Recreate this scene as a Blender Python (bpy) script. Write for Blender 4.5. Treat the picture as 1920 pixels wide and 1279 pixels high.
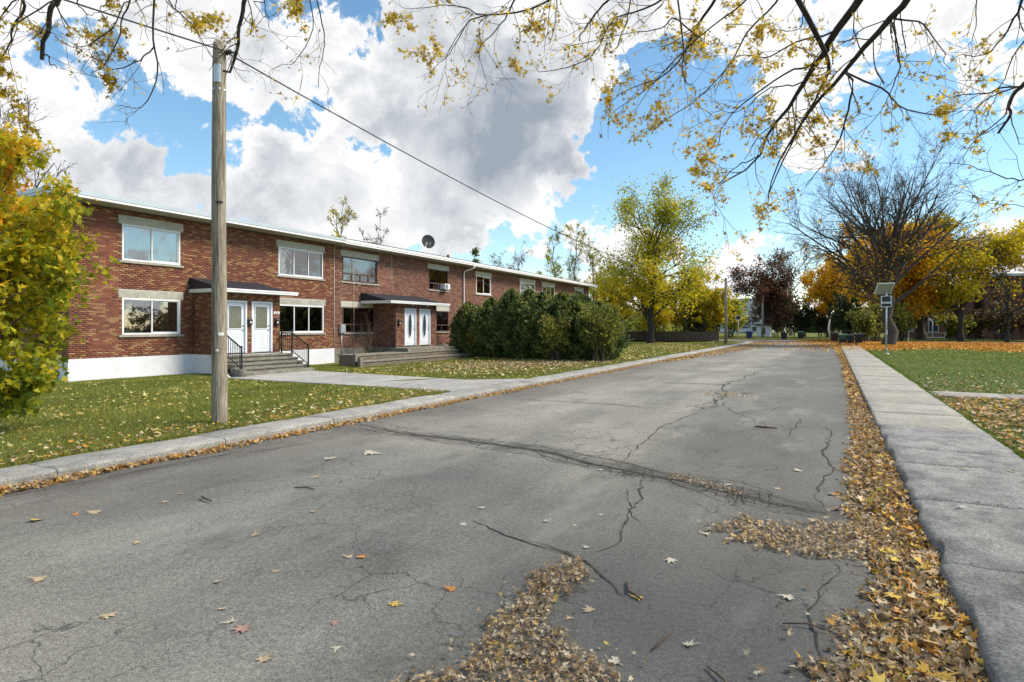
import bpy, math, random
import numpy as np
from mathutils import Vector

for o in list(bpy.data.objects):
    bpy.data.objects.remove(o)
scene = bpy.context.scene
COL = scene.collection
R = math.radians
rng = np.random.default_rng(7)
random.seed(7)

# ------------------------------------------------------------------ camera
PSI = math.atan(600 / 1125)
cam_data = bpy.data.cameras.new('camera')
cam_data.sensor_width = 36
cam_data.lens = 36 * 1125 / 1920
cam_data.shift_y = -25.5 / 1920
cam_data.clip_start = 0.05
cam_data.clip_end = 3000
cam = bpy.data.objects.new('camera', cam_data)
COL.objects.link(cam)
cam.location = (0, 0, 1.70)
cam.rotation_euler = (R(90), 0, PSI)
scene.camera = cam

# ------------------------------------------------------------------ world: sky with broken cloud
SUN_EL, SUN_AZ = R(46), R(62)          # azimuth clockwise from +Y (the road's direction)
world = bpy.data.worlds.new('World')
scene.world = world
world.use_nodes = True
wt = world.node_tree
wt.nodes.clear()

def wn(t, **kw):
    n = wt.nodes.new(t)
    for k, v in kw.items():
        setattr(n, k, v)
    return n

def wmath(op, a, b=None, clamp=False):
    n = wn('ShaderNodeMath', operation=op, use_clamp=clamp)
    for i, v in enumerate((a, b)):
        if v is None:
            continue
        if isinstance(v, (int, float)):
            n.inputs[i].default_value = v
        else:
            wt.links.new(v, n.inputs[i])
    return n.outputs[0]

def wrange(v, a, b, c, d, smooth=True):
    n = wn('ShaderNodeMapRange')
    n.interpolation_type = 'SMOOTHSTEP' if smooth else 'LINEAR'
    wt.links.new(v, n.inputs['Value'])
    for k, x in zip(('From Min', 'From Max', 'To Min', 'To Max'), (a, b, c, d)):
        n.inputs[k].default_value = x
    return n.outputs[0]

def sky_dir(az, el):
    """unit vector for an azimuth (degrees right of the road's direction) and an elevation"""
    a, e = R(az), R(el)
    return (math.sin(a) * math.cos(e), math.cos(a) * math.cos(e), math.sin(e))

tc = wn('ShaderNodeTexCoord')
gen = tc.outputs['Generated']
sep = wn('ShaderNodeSeparateXYZ')
wt.links.new(gen, sep.inputs[0])
zz = wmath('MAXIMUM', wmath('ADD', sep.outputs[2], 0.22), 0.12)
comb = wn('ShaderNodeCombineXYZ')
wt.links.new(wmath('DIVIDE', sep.outputs[0], zz), comb.inputs[0])
wt.links.new(wmath('DIVIDE', sep.outputs[1], zz), comb.inputs[1])

def wnoise(vec, scale, detail, rough, offset, lac=2.1, distort=0.0):
    mp = wn('ShaderNodeMapping')
    wt.links.new(vec, mp.inputs[0])
    mp.inputs['Location'].default_value = offset
    n = wn('ShaderNodeTexNoise')
    n.inputs['Scale'].default_value = scale
    n.inputs['Detail'].default_value = detail
    n.inputs['Roughness'].default_value = rough
    n.inputs['Lacunarity'].default_value = lac
    n.inputs['Distortion'].default_value = distort
    wt.links.new(mp.outputs[0], n.inputs['Vector'])
    return n.outputs['Fac']

base_n = wnoise(comb.outputs[0], 2.4, 10, 0.60, (3.1, 7.7, 0.4), distort=0.3)
puff_n = wnoise(gen, 8.5, 12, 0.64, (1.3, 4.2, 2.2), distort=0.5)
shade_n = wnoise(gen, 6.0, 9, 0.60, (8.3, 1.2, 5.5), distort=0.5)
# cloud banks: azimuth, elevation, angular radius (degrees), how much they thicken (+) or open (-) the cover
BANKS = [(-60, 24, 9, .22), (-52.5, 19.5, 4, .14), (-66, 18.5, 5, .12), (-62, 14.2, 6, .20), (-57, 14.5, 4, .16), (-50, 14.0, 6, .24), (-64, 10.5, 8, .26),
         (-41, 18.5, 8, .26), (-34, 21, 13, .34), (-26, 18, 8, .30), (-34, 13.5, 7, .20), (-26, 11.5, 6, .22), (-38, 9.5, 8, .20), (-48, 8.5, 9, .24), (-21, 24.5, 7, .24),
         (-13, 26, 7, .22), (-2.4, 25, 7, .24), (8, 22.5, 5.5, .22), (0, 18, 4, .28), (-1.5, 15.2, 3, .16), (-5.4, 7.3, 3.4, .26), (-9.9, 6.0, 3.6, .26), (11.5, 17, 3, .16), (10.6, 7.0, 3.2, .26),
         (-7.6, 4.3, 3, .20), (-46, 22.5, 4, .16), (4.5, 12.2, 2.2, .12), (-19, 8.5, 3.5, .20), (-16, 5.5, 4, .16),
         (-62.3, 17.8, 4.2, -.32), (-58.5, 17.6, 4, -.30), (-54.5, 16.2, 3.6, -.30), (-53, 19, 3, -.22), (-43.6, 25.8, 4, -.48), (-47, 27, 3, -.2), (-65.3, 20, 2.6, -.20), (-41.1, 15.2, 3.0, -.55), (-23.5, 13.5, 3.0, -.60), (-36, 12.2, 2.2, -.2),
         (-29.6, 6.6, 3.2, -.42), (-47.8, 19.1, 3.2, -.46), (-56.4, 12.8, 2.0, -.22), (-13.6, 15.5, 7.5, -.46), (-7, 10, 6, -.40), (5.5, 15.6, 5.5, -.40), (10.5, 11.5, 5, -.36), (-16.3, 11.3, 3, -.34), (-10.5, 21, 5, -.22),
         (2.3, 22.5, 3, -.14), (-16.5, 19, 4, -.30), (2, 8, 5, -.24)]
GREYS = [(-34, 20.5, 8, .42), (-27, 18.2, 7, .42), (-40, 22, 5, .22), (-22.5, 16.8, 4, .22), (-60, 11.0, 6, .26), (-47.6, 11.0, 5, .28), (-31, 10.6, 3, .16), (-53, 9.0, 6, .16)]

def banks(v, lst):
    for az, el, rad, w in lst:
        dp = wn('ShaderNodeVectorMath', operation='DOT_PRODUCT')
        wt.links.new(warp.outputs[0], dp.inputs[0])
        dp.inputs[1].default_value = sky_dir(az, el)
        v = wmath('ADD', v, wrange(dp.outputs['Value'], math.cos(R(rad * 1.35)), 1.0, 0.0, w))
    return v

# the banks' outlines are torn by noise
wz = wn('ShaderNodeTexNoise')
wz.inputs['Scale'].default_value = 8.0
wz.inputs['Detail'].default_value = 6
wz.inputs['Roughness'].default_value = 0.6
wt.links.new(gen, wz.inputs['Vector'])
wsub = wn('ShaderNodeVectorMath', operation='SUBTRACT')
wt.links.new(wz.outputs['Color'], wsub.inputs[0])
wsub.inputs[1].default_value = (0.5, 0.5, 0.5)
wsc = wn('ShaderNodeVectorMath', operation='SCALE')
wsc.inputs['Scale'].default_value = 0.20
wt.links.new(wsub.outputs[0], wsc.inputs[0])
wadd = wn('ShaderNodeVectorMath', operation='ADD')
wt.links.new(gen, wadd.inputs[0])
wt.links.new(wsc.outputs[0], wadd.inputs[1])
warp = wn('ShaderNodeVectorMath', operation='NORMALIZE')
wt.links.new(wadd.outputs[0], warp.inputs[0])
cover = banks(base_n, BANKS)
wisp_n = wnoise(gen, 22.0, 10, 0.62, (4.4, 0.2, 7.2), distort=0.4)
cover = wmath('ADD', cover, wmath('MULTIPLY', wmath('SUBTRACT', puff_n, 0.5), 1.85))
cover = wmath('ADD', cover, wmath('MULTIPLY', wmath('SUBTRACT', wisp_n, 0.5), 0.55))
mask = wrange(cover, 0.535, 0.665, 0.0, 1.0)
# the thick cores of the cloud are grey, the thin rims white
core = wrange(cover, 0.66, 1.10, 0.0, 0.30)
grey = wmath('ADD', wmath('ADD', core, wmath('MULTIPLY', wmath('SUBTRACT', shade_n, 0.5), 2.3)), -0.03)
grey = wrange(banks(grey, GREYS), 0.06, 1.12, 0.0, 1.0, False)
cl_col = wn('ShaderNodeMix', data_type='RGBA')
wt.links.new(grey, cl_col.inputs['Factor'])
cl_col.inputs['A'].default_value = (1.0, 1.0, 1.0, 1)
cl_col.inputs['B'].default_value = (0.34, 0.39, 0.46, 1)
sky = wn('ShaderNodeTexSky', sky_type='NISHITA')
sky.sun_disc = False
sky.sun_elevation = SUN_EL
sky.sun_rotation = SUN_AZ
sky.air_density = 1.0
sky.dust_density = 0.15
sky.ozone_density = 1.0
bg_sky = wn('ShaderNodeBackground')
hs = wn('ShaderNodeHueSaturation')
hs.inputs['Hue'].default_value = 0.488
hs.inputs['Saturation'].default_value = 1.12
hs.inputs['Value'].default_value = 1.12
wt.links.new(sky.outputs[0], hs.inputs['Color'])
wt.links.new(hs.outputs[0], bg_sky.inputs[0])
bg_sky.inputs[1].default_value = 0.10
bg_cloud = wn('ShaderNodeBackground')
wt.links.new(cl_col.outputs['Result'], bg_cloud.inputs[0])
bg_cloud.inputs[1].default_value = 0.60
mixw = wn('ShaderNodeMixShader')
wt.links.new(mask, mixw.inputs[0])
wt.links.new(bg_sky.outputs[0], mixw.inputs[1])
wt.links.new(bg_cloud.outputs[0], mixw.inputs[2])
wout = wn('ShaderNodeOutputWorld')
wt.links.new(mixw.outputs[0], wout.inputs[0])
world.cycles.sampling_method = 'MANUAL'
world.cycles.sample_map_resolution = 512

# ------------------------------------------------------------------ sun, softened by cloud
sun_data = bpy.data.lights.new('sun', 'SUN')
sun_data.energy = 2.9
sun_data.angle = R(20)
sun_data.color = (1.0, 0.90, 0.75)
sun = bpy.data.objects.new('sun', sun_data)
COL.objects.link(sun)
sv = Vector((math.sin(SUN_AZ) * math.cos(SUN_EL), math.cos(SUN_AZ) * math.cos(SUN_EL), math.sin(SUN_EL)))
sun.rotation_euler = sv.to_track_quat('Z', 'Y').to_euler()
sun.location = sv * 60

vs = scene.view_settings
vs.view_transform = 'Standard'
vs.look = 'None'
vs.exposure = 0.82
vs.gamma = 1.0
vs.use_curve_mapping = False
cy = scene.cycles
cy.max_bounces = 6
cy.diffuse_bounces = 3
cy.glossy_bounces = 3
cy.transmission_bounces = 4
cy.transparent_max_bounces = 8
cy.caustics_reflective = False
cy.caustics_refractive = False
cy.use_denoising = True

# ------------------------------------------------------------------ materials
MATS = {}

def rgb(c):
    return (c[0], c[1], c[2], 1.0)

class NT:
    """a small wrapper round a node tree"""
    def __init__(self, name):
        self.m = bpy.data.materials.new(name)
        self.m.use_nodes = True
        self.t = self.m.node_tree
        self.t.nodes.clear()
        self.out = self.n('ShaderNodeOutputMaterial')
        self.b = self.n('ShaderNodeBsdfPrincipled')
        self.l(self.b.outputs[0], self.out.inputs[0])
        self.tc = self.n('ShaderNodeTexCoord')
        geo = self.n('ShaderNodeNewGeometry')
        self.pos = geo.outputs['Position']
        MATS[name] = self.m

    def n(self, t, **kw):
        x = self.t.nodes.new(t)
        for k, v in kw.items():
            setattr(x, k, v)
        return x

    def l(self, a, b):
        self.t.links.new(a, b)

    def noise(self, scale, detail=4, rough=0.55, vec=None, stretch=None, off=(0, 0, 0), distort=0):
        v = self.pos if vec is None else vec
        mp = self.n('ShaderNodeMapping')
        self.l(v, mp.inputs[0])
        if stretch:
            mp.inputs['Scale'].default_value = stretch
        mp.inputs['Location'].default_value = off
        x = self.n('ShaderNodeTexNoise')
        x.inputs['Scale'].default_value = scale
        x.inputs['Detail'].default_value = detail
        x.inputs['Roughness'].default_value = rough
        x.inputs['Distortion'].default_value = distort
        self.l(mp.outputs[0], x.inputs['Vector'])
        return x.outputs['Fac']

    def ramp(self, fac, stops, interp='LINEAR'):
        r = self.n('ShaderNodeValToRGB')
        r.color_ramp.interpolation = interp
        e = r.color_ramp.elements
        while len(e) < len(stops):
            e.new(0.5)
        for x, (p, c) in zip(e, stops):
            x.position = p
            x.color = rgb(c) if len(c) == 3 else c
        self.l(fac, r.inputs[0])
        return r.outputs[0]

    def mix(self, fac, a, b, blend='MIX'):
        x = self.n('ShaderNodeMix', data_type='RGBA', blend_type=blend)
        for key, v in (('Factor', fac), ('A', a), ('B', b)):
            s = x.inputs[key] if key == 'Factor' else [i for i in x.inputs if i.name == key and i.type == 'RGBA'][0]
            if isinstance(v, (int, float)):
                s.default_value = v
            elif isinstance(v, tuple):
                s.default_value = rgb(v)
            else:
                self.l(v, s)
        return [o for o in x.outputs if o.type == 'RGBA'][0]

    def math(self, op, a, b=None, clamp=False):
        x = self.n('ShaderNodeMath', operation=op, use_clamp=clamp)
        for i, v in enumerate((a, b)):
            if v is None:
                continue
            if isinstance(v, (int, float)):
                x.inputs[i].default_value = v
            else:
                self.l(v, x.inputs[i])
        return x.outputs[0]

    def bump(self, h, strength, dist):
        x = self.n('ShaderNodeBump')
        x.inputs['Strength'].default_value = strength
        x.inputs['Distance'].default_value = dist
        self.l(h, x.inputs['Height'])
        self.l(x.outputs[0], self.b.inputs['Normal'])

    def set(self, color=None, rough=None, metal=None, spec=None):
        for key, v in (('Base Color', color), ('Roughness', rough), ('Metallic', metal), ('Specular IOR Level', spec)):
            if v is None:
                continue
            if isinstance(v, (int, float)):
                self.b.inputs[key].default_value = v
            elif isinstance(v, tuple):
                self.b.inputs[key].default_value = rgb(v)
            else:
                self.l(v, self.b.inputs[key])

    def attr(self, name):
        a = self.n('ShaderNodeAttribute', attribute_name=name)
        return a.outputs['Fac']

def plain(name, c, rough=0.7, var=0.18, scale=14, bump=0.15, bscale=60, bdist=0.004, metal=0.0, stretch=None, spec=0.4, dirt=0.0):
    t = NT(name)
    n1 = t.noise(scale, 5, stretch=stretch)
    lo = tuple(x * (1 - var) for x in c)
    hi = tuple(min(1, x * (1 + var)) for x in c)
    col = t.ramp(n1, [(0.3, lo), (0.7, hi)])
    if dirt:
        n3 = t.noise(2.3, 6, 0.65, off=(5, 3, 1))
        f = t.math('MULTIPLY', t.ramp(n3, [(0.48, (0, 0, 0)), (0.72, (1, 1, 1))]), dirt)
        col = t.mix(f, col, tuple(x * 0.45 for x in c))
    t.set(col, rough, metal, spec)
    if bump:
        t.bump(t.noise(bscale, 4, stretch=stretch, off=(2, 9, 4)), bump, bdist)
    return t.m

def leafy(name, stops, trans=0.35, rough=0.55):
    """foliage: every face carries its own shade in the attribute rnd"""
    t = NT(name)
    col = t.ramp(t.attr('rnd'), stops)
    t.set(col, rough, 0.0, 0.3)
    tr = t.n('ShaderNodeBsdfTranslucent')
    t.l(col, tr.inputs[0])
    mx = t.n('ShaderNodeMixShader')
    mx.inputs[0].default_value = trans
    t.l(t.b.outputs[0], mx.inputs[1])
    t.l(tr.outputs[0], mx.inputs[2])
    t.l(mx.outputs[0], t.out.inputs[0])
    return t.m

def glassy(name, refl=0.16, tint=(0.75, 0.80, 0.80)):
    t = NT(name)
    t.t.nodes.remove(t.b)
    tr = t.n('ShaderNodeBsdfTransparent')
    tr.inputs[0].default_value = rgb(tint)
    gl = t.n('ShaderNodeBsdfGlossy')
    gl.inputs['Roughness'].default_value = 0.015
    gl.inputs['Color'].default_value = (1, 1, 1, 1)
    fr = t.n('ShaderNodeFresnel')
    fr.inputs[0].default_value = 1.5
    f = t.math('ADD', t.math('MULTIPLY', fr.outputs[0], 1.2), refl, True)
    nb = t.n('ShaderNodeBump')
    nb.inputs['Strength'].default_value = 0.03
    nb.inputs['Distance'].default_value = 0.05
    t.l(t.noise(1.7, 2), nb.inputs['Height'])
    t.l(nb.outputs[0], gl.inputs['Normal'])
    mx = t.n('ShaderNodeMixShader')
    t.l(f, mx.inputs[0])
    t.l(tr.outputs[0], mx.inputs[1])
    t.l(gl.outputs[0], mx.inputs[2])
    t.l(mx.outputs[0], t.out.inputs[0])
    return t.m

def brick_mat(name, stops):
    t = NT(name)
    col = t.ramp(t.attr('rnd'), stops, 'LINEAR')
    n = t.noise(26, 5, 0.6)
    col = t.mix(0.55, col, t.ramp(n, [(0.25, (0.52, 0.50, 0.50)), (0.75, (1.0, 1.0, 1.0))]), 'MULTIPLY')
    w = t.noise(0.55, 5, 0.6, off=(3, 3, 8))
    col = t.mix(t.math('MULTIPLY', t.ramp(w, [(0.45, (0, 0, 0)), (0.75, (1, 1, 1))]), 0.35), col, (0.16, 0.10, 0.075))
    t.set(col, 0.82, 0, 0.3)
    t.bump(t.noise(90, 4, off=(1, 2, 3)), 0.35, 0.004)
    return t.m

BRICK_A = brick_mat('brick_red_and_ochre', [(0.0, (0.185, 0.068, 0.046)), (0.28, (0.245, 0.082, 0.050)), (0.55, (0.300, 0.105, 0.060)),
                                            (0.68, (0.320, 0.135, 0.068)), (0.78, (0.370, 0.195, 0.090)), (1.0, (0.44, 0.265, 0.125))])
BRICK_B = brick_mat('brick_dull_red', [(0.0, (0.15, 0.066, 0.050)), (0.4, (0.255, 0.112, 0.076)), (0.8, (0.33, 0.155, 0.105)), (1.0, (0.40, 0.23, 0.15))])
BRICK_C = brick_mat('brick_brown', [(0.0, (0.12, 0.058, 0.042)), (0.5, (0.20, 0.098, 0.064)), (1.0, (0.30, 0.165, 0.10))])
MORTAR = plain('mortar', (0.22, 0.175, 0.145), 0.95, 0.2, 30)
MORTAR_D = plain('mortar_dark', (0.13, 0.10, 0.085), 0.95, 0.2, 30)
WHITE = plain('white_paint', (0.78, 0.79, 0.80), 0.45, 0.04, 3, 0.04, dirt=0.06)
WHITE_DOOR = plain('white_door_paint', (0.72, 0.75, 0.80), 0.35, 0.03, 2, 0.0)
WHITE_WALL = plain('white_rendered_foundation', (0.74, 0.75, 0.79), 0.8, 0.05, 2.5, 0.3, 40, 0.004, dirt=0.22)
STONE = plain('cast_stone', (0.50, 0.48, 0.41), 0.9, 0.15, 9, 0.25, dirt=0.30)
STONE_S = plain('cast_stone_sill', (0.40, 0.37, 0.31), 0.9, 0.2, 9, 0.25, dirt=0.45)
METAL_ROOF = plain('roof_edge_metal', (0.50, 0.55, 0.58), 0.4, 0.06, 2, 0.0, metal=0.25)
WHITE_METAL = plain('white_metal', (0.80, 0.80, 0.79), 0.4, 0.04, 2, 0.0)
SOFFIT = plain('soffit_vinyl', (0.56, 0.54, 0.47), 0.6, 0.05, 2, 0.0)
BLACK_ROOF = plain('black_membrane', (0.022, 0.025, 0.035), 0.55, 0.25, 5, 0.2, 30)
TAR = plain('roof_gravel', (0.12, 0.11, 0.10), 0.95, 0.3, 40)
BLACK_METAL = plain('black_metal', (0.013, 0.014, 0.016), 0.35, 0.1, 10, 0.0)
BROWN_FRAME = plain('brown_frame', (0.085, 0.045, 0.032), 0.5, 0.12, 8, 0.0)
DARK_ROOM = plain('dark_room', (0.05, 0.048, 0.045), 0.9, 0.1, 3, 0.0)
GLASS = glassy('window_glass')
GLASS_B = glassy('window_glass_bright', 0.14)
DOOR_GLASS = plain('leaded_glass', (0.16, 0.16, 0.12), 0.12, 0.25, 18, 0.25, 30, 0.01, spec=0.9)
OVAL_GLASS = plain('oval_glass', (0.03, 0.045, 0.06), 0.12, 0.3, 25, 0.3, 30, 0.01, spec=0.9)
LEAD = plain('lead_came', (0.45, 0.46, 0.45), 0.35, 0.1, 10, 0.0, metal=0.8)
CURTAIN = plain('sheer_curtain', (0.72, 0.74, 0.76), 0.9, 0.06, 4, 0.0)
CURTAIN_B = plain('brown_board', (0.20, 0.12, 0.085), 0.9, 0.3, 6, 0.1, stretch=(1, 6, 1))
CURTAIN_G = plain('olive_curtain', (0.66, 0.65, 0.50), 0.9, 0.12, 4, 0.0)
STEEL = plain('brushed_steel', (0.55, 0.56, 0.57), 0.3, 0.06, 6, 0.0, metal=0.9)
GALV = plain('galvanised_steel', (0.52, 0.55, 0.58), 0.42, 0.10, 7, 0.0, metal=0.5)
DISH = plain('dish_grey', (0.05, 0.052, 0.054), 0.7, 0.08, 6, 0.0, spec=0.1)
CABLE = plain('cable_black', (0.02, 0.02, 0.022), 0.5, 0.1, 4, 0.0)
OLD_WOOD = plain('weathered_timber', (0.20, 0.165, 0.125), 0.9, 0.4, 7, 0.5, 26, 0.01, stretch=(3, 0.35, 3), dirt=0.35)
FENCE_WOOD = plain('fence_wood', (0.13, 0.10, 0.075), 0.9, 0.3, 5, 0.2)
BARK = plain('bark_grey', (0.105, 0.088, 0.072), 0.95, 0.45, 16, 0.8, 30, 0.02, stretch=(1, 1, 0.25))
BARK_D = plain('bark_dark', (0.050, 0.042, 0.036), 0.95, 0.4, 16, 0.6, 30, 0.015, stretch=(1, 1, 0.3))
BARK_M = plain('bark_mid', (0.080, 0.068, 0.058), 0.95, 0.4, 16, 0.6, 30, 0.015, stretch=(1, 1, 0.3))
BARK_P = plain('bark_pale', (0.20, 0.165, 0.125), 0.95, 0.35, 16, 0.5, 30, 0.01)
TWIG = plain('twig_brown', (0.115, 0.08, 0.055), 0.9, 0.35, 12, 0.2)
PLASTIC_BLUE = plain('bin_blue', (0.02, 0.035, 0.14), 0.45, 0.1, 6, 0.0)
PLASTIC_BLACK = plain('bin_black', (0.022, 0.023, 0.026), 0.5, 0.2, 6, 0.0)
PLASTIC_GREEN = plain('bin_green', (0.012, 0.085, 0.045), 0.45, 0.1, 6, 0.0)
PLASTIC_BROWN = plain('bin_brown', (0.075, 0.028, 0.025), 0.5, 0.1, 6, 0.0)
PAPER = plain('paper_white', (0.74, 0.74, 0.70), 0.8, 0.06, 8, 0.0)
SOLAR = plain('panel_underside', (0.34, 0.36, 0.30), 0.5, 0.08, 6, 0.0)
SOLAR_TOP = plain('panel_cells', (0.015, 0.02, 0.05), 0.15, 0.1, 6, 0.0)
SCREEN = plain('display_dark', (0.010, 0.011, 0.013), 0.25, 0.1, 6, 0.0)

def pole_mat():
    t = NT('pole_wood')
    g = t.noise(9, 6, 0.6, stretch=(5, 5, 0.35), distort=0.6)
    col = t.ramp(g, [(0.28, (0.125, 0.102, 0.074)), (0.5, (0.30, 0.262, 0.200)), (0.75, (0.48, 0.435, 0.35))])
    s = t.noise(3, 5, 0.6, stretch=(4, 4, 0.15), off=(4, 1, 0))
    col = t.mix(t.math('MULTIPLY', t.ramp(s, [(0.55, (0, 0, 0)), (0.62, (1, 1, 1))]), 0.6), col, (0.055, 0.043, 0.032))
    t.set(col, 0.92, 0, 0.2)
    t.bump(g, 0.7, 0.02)
    return t.m
POLE = pole_mat()

def asphalt_mat():
    t = NT('old_asphalt')
    agg = t.noise(95, 4, 0.75)
    mid = t.noise(26, 6, 0.72, off=(3, 1, 2))
    big = t.noise(0.55, 5, 0.6, off=(1, 6, 0), stretch=(1.0, 0.45, 1))
    tracks = t.noise(0.9, 3, 0.5, off=(4, 0, 0), stretch=(1.0, 0.06, 1))
    col = t.ramp(agg, [(0.31, (0.070, 0.067, 0.060)), (0.45, (0.295, 0.283, 0.248)), (0.60, (0.47, 0.452, 0.400)), (0.74, (0.74, 0.72, 0.65))])
    col = t.mix(0.7, col, t.ramp(mid, [(0.32, (0.42, 0.42, 0.43)), (0.66, (1.12, 1.12, 1.10))]), 'MULTIPLY')
    col = t.mix(0.8, col, t.ramp(big, [(0.36, (0.62, 0.62, 0.63)), (0.62, (1.08, 1.07, 1.03))]), 'MULTIPLY')
    col = t.mix(0.6, col, t.ramp(tracks, [(0.38, (0.72, 0.72, 0.73)), (0.6, (1.0, 1.0, 0.99))]), 'MULTIPLY')
    # tree shade painted as a dark right-hand band; brown grime along the left gutter
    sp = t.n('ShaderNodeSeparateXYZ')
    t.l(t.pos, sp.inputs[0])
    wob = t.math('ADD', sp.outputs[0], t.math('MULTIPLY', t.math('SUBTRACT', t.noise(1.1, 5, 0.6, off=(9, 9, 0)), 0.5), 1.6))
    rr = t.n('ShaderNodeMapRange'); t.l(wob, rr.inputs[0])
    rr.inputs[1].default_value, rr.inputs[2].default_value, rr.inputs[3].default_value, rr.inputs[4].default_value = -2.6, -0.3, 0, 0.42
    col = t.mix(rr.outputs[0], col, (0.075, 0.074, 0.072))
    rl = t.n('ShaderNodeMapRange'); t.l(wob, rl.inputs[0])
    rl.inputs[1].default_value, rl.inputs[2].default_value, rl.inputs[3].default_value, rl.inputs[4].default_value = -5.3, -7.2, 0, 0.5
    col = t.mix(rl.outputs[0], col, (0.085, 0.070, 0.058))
    # a darker tone right of the long seam, and grime in the band of cracks
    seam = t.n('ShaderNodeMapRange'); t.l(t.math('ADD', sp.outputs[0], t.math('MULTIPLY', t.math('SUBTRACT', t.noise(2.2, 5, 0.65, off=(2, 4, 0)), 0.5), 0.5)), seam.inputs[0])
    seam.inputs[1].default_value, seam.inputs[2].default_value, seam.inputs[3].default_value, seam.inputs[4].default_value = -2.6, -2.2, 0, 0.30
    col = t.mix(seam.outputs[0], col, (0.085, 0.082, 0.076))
    fx_ = t.n('ShaderNodeMapRange'); t.l(sp.outputs[0], fx_.inputs[0])
    fx_.inputs[1].default_value, fx_.inputs[2].default_value, fx_.inputs[3].default_value, fx_.inputs[4].default_value = -3.6, 0.0, 7.58, 6.2
    dist = t.math('ABSOLUTE', t.math('SUBTRACT', t.math('ADD', sp.outputs[1], t.math('MULTIPLY', t.math('SUBTRACT', t.noise(3.5, 6, 0.7, off=(6, 2, 0)), 0.5), 0.9)), fx_.outputs[0]))
    gr = t.n('ShaderNodeMapRange'); t.l(dist, gr.inputs[0])
    gr.inputs[1].default_value, gr.inputs[2].default_value, gr.inputs[3].default_value, gr.inputs[4].default_value = 0.05, 0.42, 0.55, 0.0
    col = t.mix(gr.outputs[0], col, (0.070, 0.064, 0.056))
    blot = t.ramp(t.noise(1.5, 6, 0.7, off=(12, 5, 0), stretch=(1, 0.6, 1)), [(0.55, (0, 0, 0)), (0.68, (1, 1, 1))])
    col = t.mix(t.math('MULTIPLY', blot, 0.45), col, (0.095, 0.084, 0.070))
    pale = t.ramp(t.noise(1.1, 5, 0.65, off=(1, 15, 0), stretch=(1, 0.35, 1)), [(0.56, (0, 0, 0)), (0.72, (1, 1, 1))])
    col = t.mix(t.math('MULTIPLY', pale, 0.35), col, (0.46, 0.44, 0.385))
    # fine crazing
    vo = t.n('ShaderNodeTexVoronoi', feature='DISTANCE_TO_EDGE')
    mp = t.n('ShaderNodeMapping'); t.l(t.pos, mp.inputs[0])
    wv = t.n('ShaderNodeVectorMath', operation='ADD')
    nz = t.n('ShaderNodeTexNoise'); nz.inputs['Scale'].default_value = 3.0; nz.inputs['Detail'].default_value = 4
    t.l(t.pos, nz.inputs['Vector'])
    sc_ = t.n('ShaderNodeVectorMath', operation='SCALE'); sc_.inputs['Scale'].default_value = 0.35
    t.l(nz.outputs['Color'], sc_.inputs[0]); t.l(mp.outputs[0], wv.inputs[0]); t.l(sc_.outputs[0], wv.inputs[1])
    vo.inputs['Scale'].default_value = 2.4
    t.l(wv.outputs[0], vo.inputs['Vector'])
    line = t.ramp(vo.outputs['Distance'], [(0.0, (1, 1, 1)), (0.022, (0, 0, 0))])
    zone = t.ramp(t.noise(0.42, 4, 0.6, off=(2, 8, 0)), [(0.46, (0, 0, 0)), (0.58, (1, 1, 1))])
    col = t.mix(t.math('MULTIPLY', t.math('MULTIPLY', line, zone), 0.75), col, (0.02, 0.02, 0.02))
    t.set(col, 0.88, 0, 0.35)
    h = t.math('ADD', t.math('MULTIPLY', agg, 0.7), t.math('MULTIPLY', mid, 0.5))
    t.bump(h, 1.0, 0.016)
    return t.m
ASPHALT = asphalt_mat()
CRACK = plain('crack_dark', (0.045, 0.042, 0.038), 0.95, 0.4, 30, 0.3)
STAIN = plain('damp_patch', (0.060, 0.052, 0.046), 0.9, 0.4, 12, 0.4, 90, 0.006)

def concrete_mat(name, base, dark, cs=1.0, rough_b=0.6):
    t = NT(name)
    a = t.noise(48, 5, 0.75)
    b = t.noise(5, 6, 0.65, off=(2, 2, 2), stretch=(1, 0.7, 1))
    c = t.noise(0.9, 5, 0.6, off=(7, 1, 2))
    oi = t.n('ShaderNodeObjectInfo')
    col = t.ramp(b, [(0.3, dark), (0.62, base)])
    col = t.mix(0.9, col, t.ramp(a, [(0.32, (0.26, 0.26, 0.27)), (0.56, (1.0, 1.0, 1.0)), (0.72, (1.18, 1.18, 1.16))]), 'MULTIPLY')
    col = t.mix(0.5, col, t.ramp(c, [(0.35, (0.62, 0.62, 0.64)), (0.65, (1.05, 1.05, 1.05))]), 'MULTIPLY')
    col = t.mix(0.5, col, t.ramp(oi.outputs['Random'], [(0.0, (0.72, 0.72, 0.72)), (1.0, (1.1, 1.1, 1.08))]), 'MULTIPLY')
    t.set(col, 0.92, 0, 0.25)
    t.bump(t.math('ADD', a, t.math('MULTIPLY', b, 1.2)), rough_b, 0.012 * cs)
    return t.m
CONC_OLD = concrete_mat('rough_old_concrete', (0.47, 0.46, 0.435), (0.23, 0.225, 0.215), 1.8, 1.0)
CONC_NEW = concrete_mat('pale_concrete', (0.50, 0.465, 0.395), (0.37, 0.345, 0.30), 0.8, 0.35)
CONC_KERB = concrete_mat('kerb_concrete', (0.52, 0.50, 0.45), (0.32, 0.305, 0.28), 1.2, 0.8)
CONC_WALK = concrete_mat('walk_concrete', (0.55, 0.53, 0.49), (0.42, 0.40, 0.37), 0.8, 0.3)
CONC_STEP = concrete_mat('step_concrete', (0.36, 0.335, 0.28), (0.18, 0.165, 0.135), 1.0, 0.6)

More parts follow.
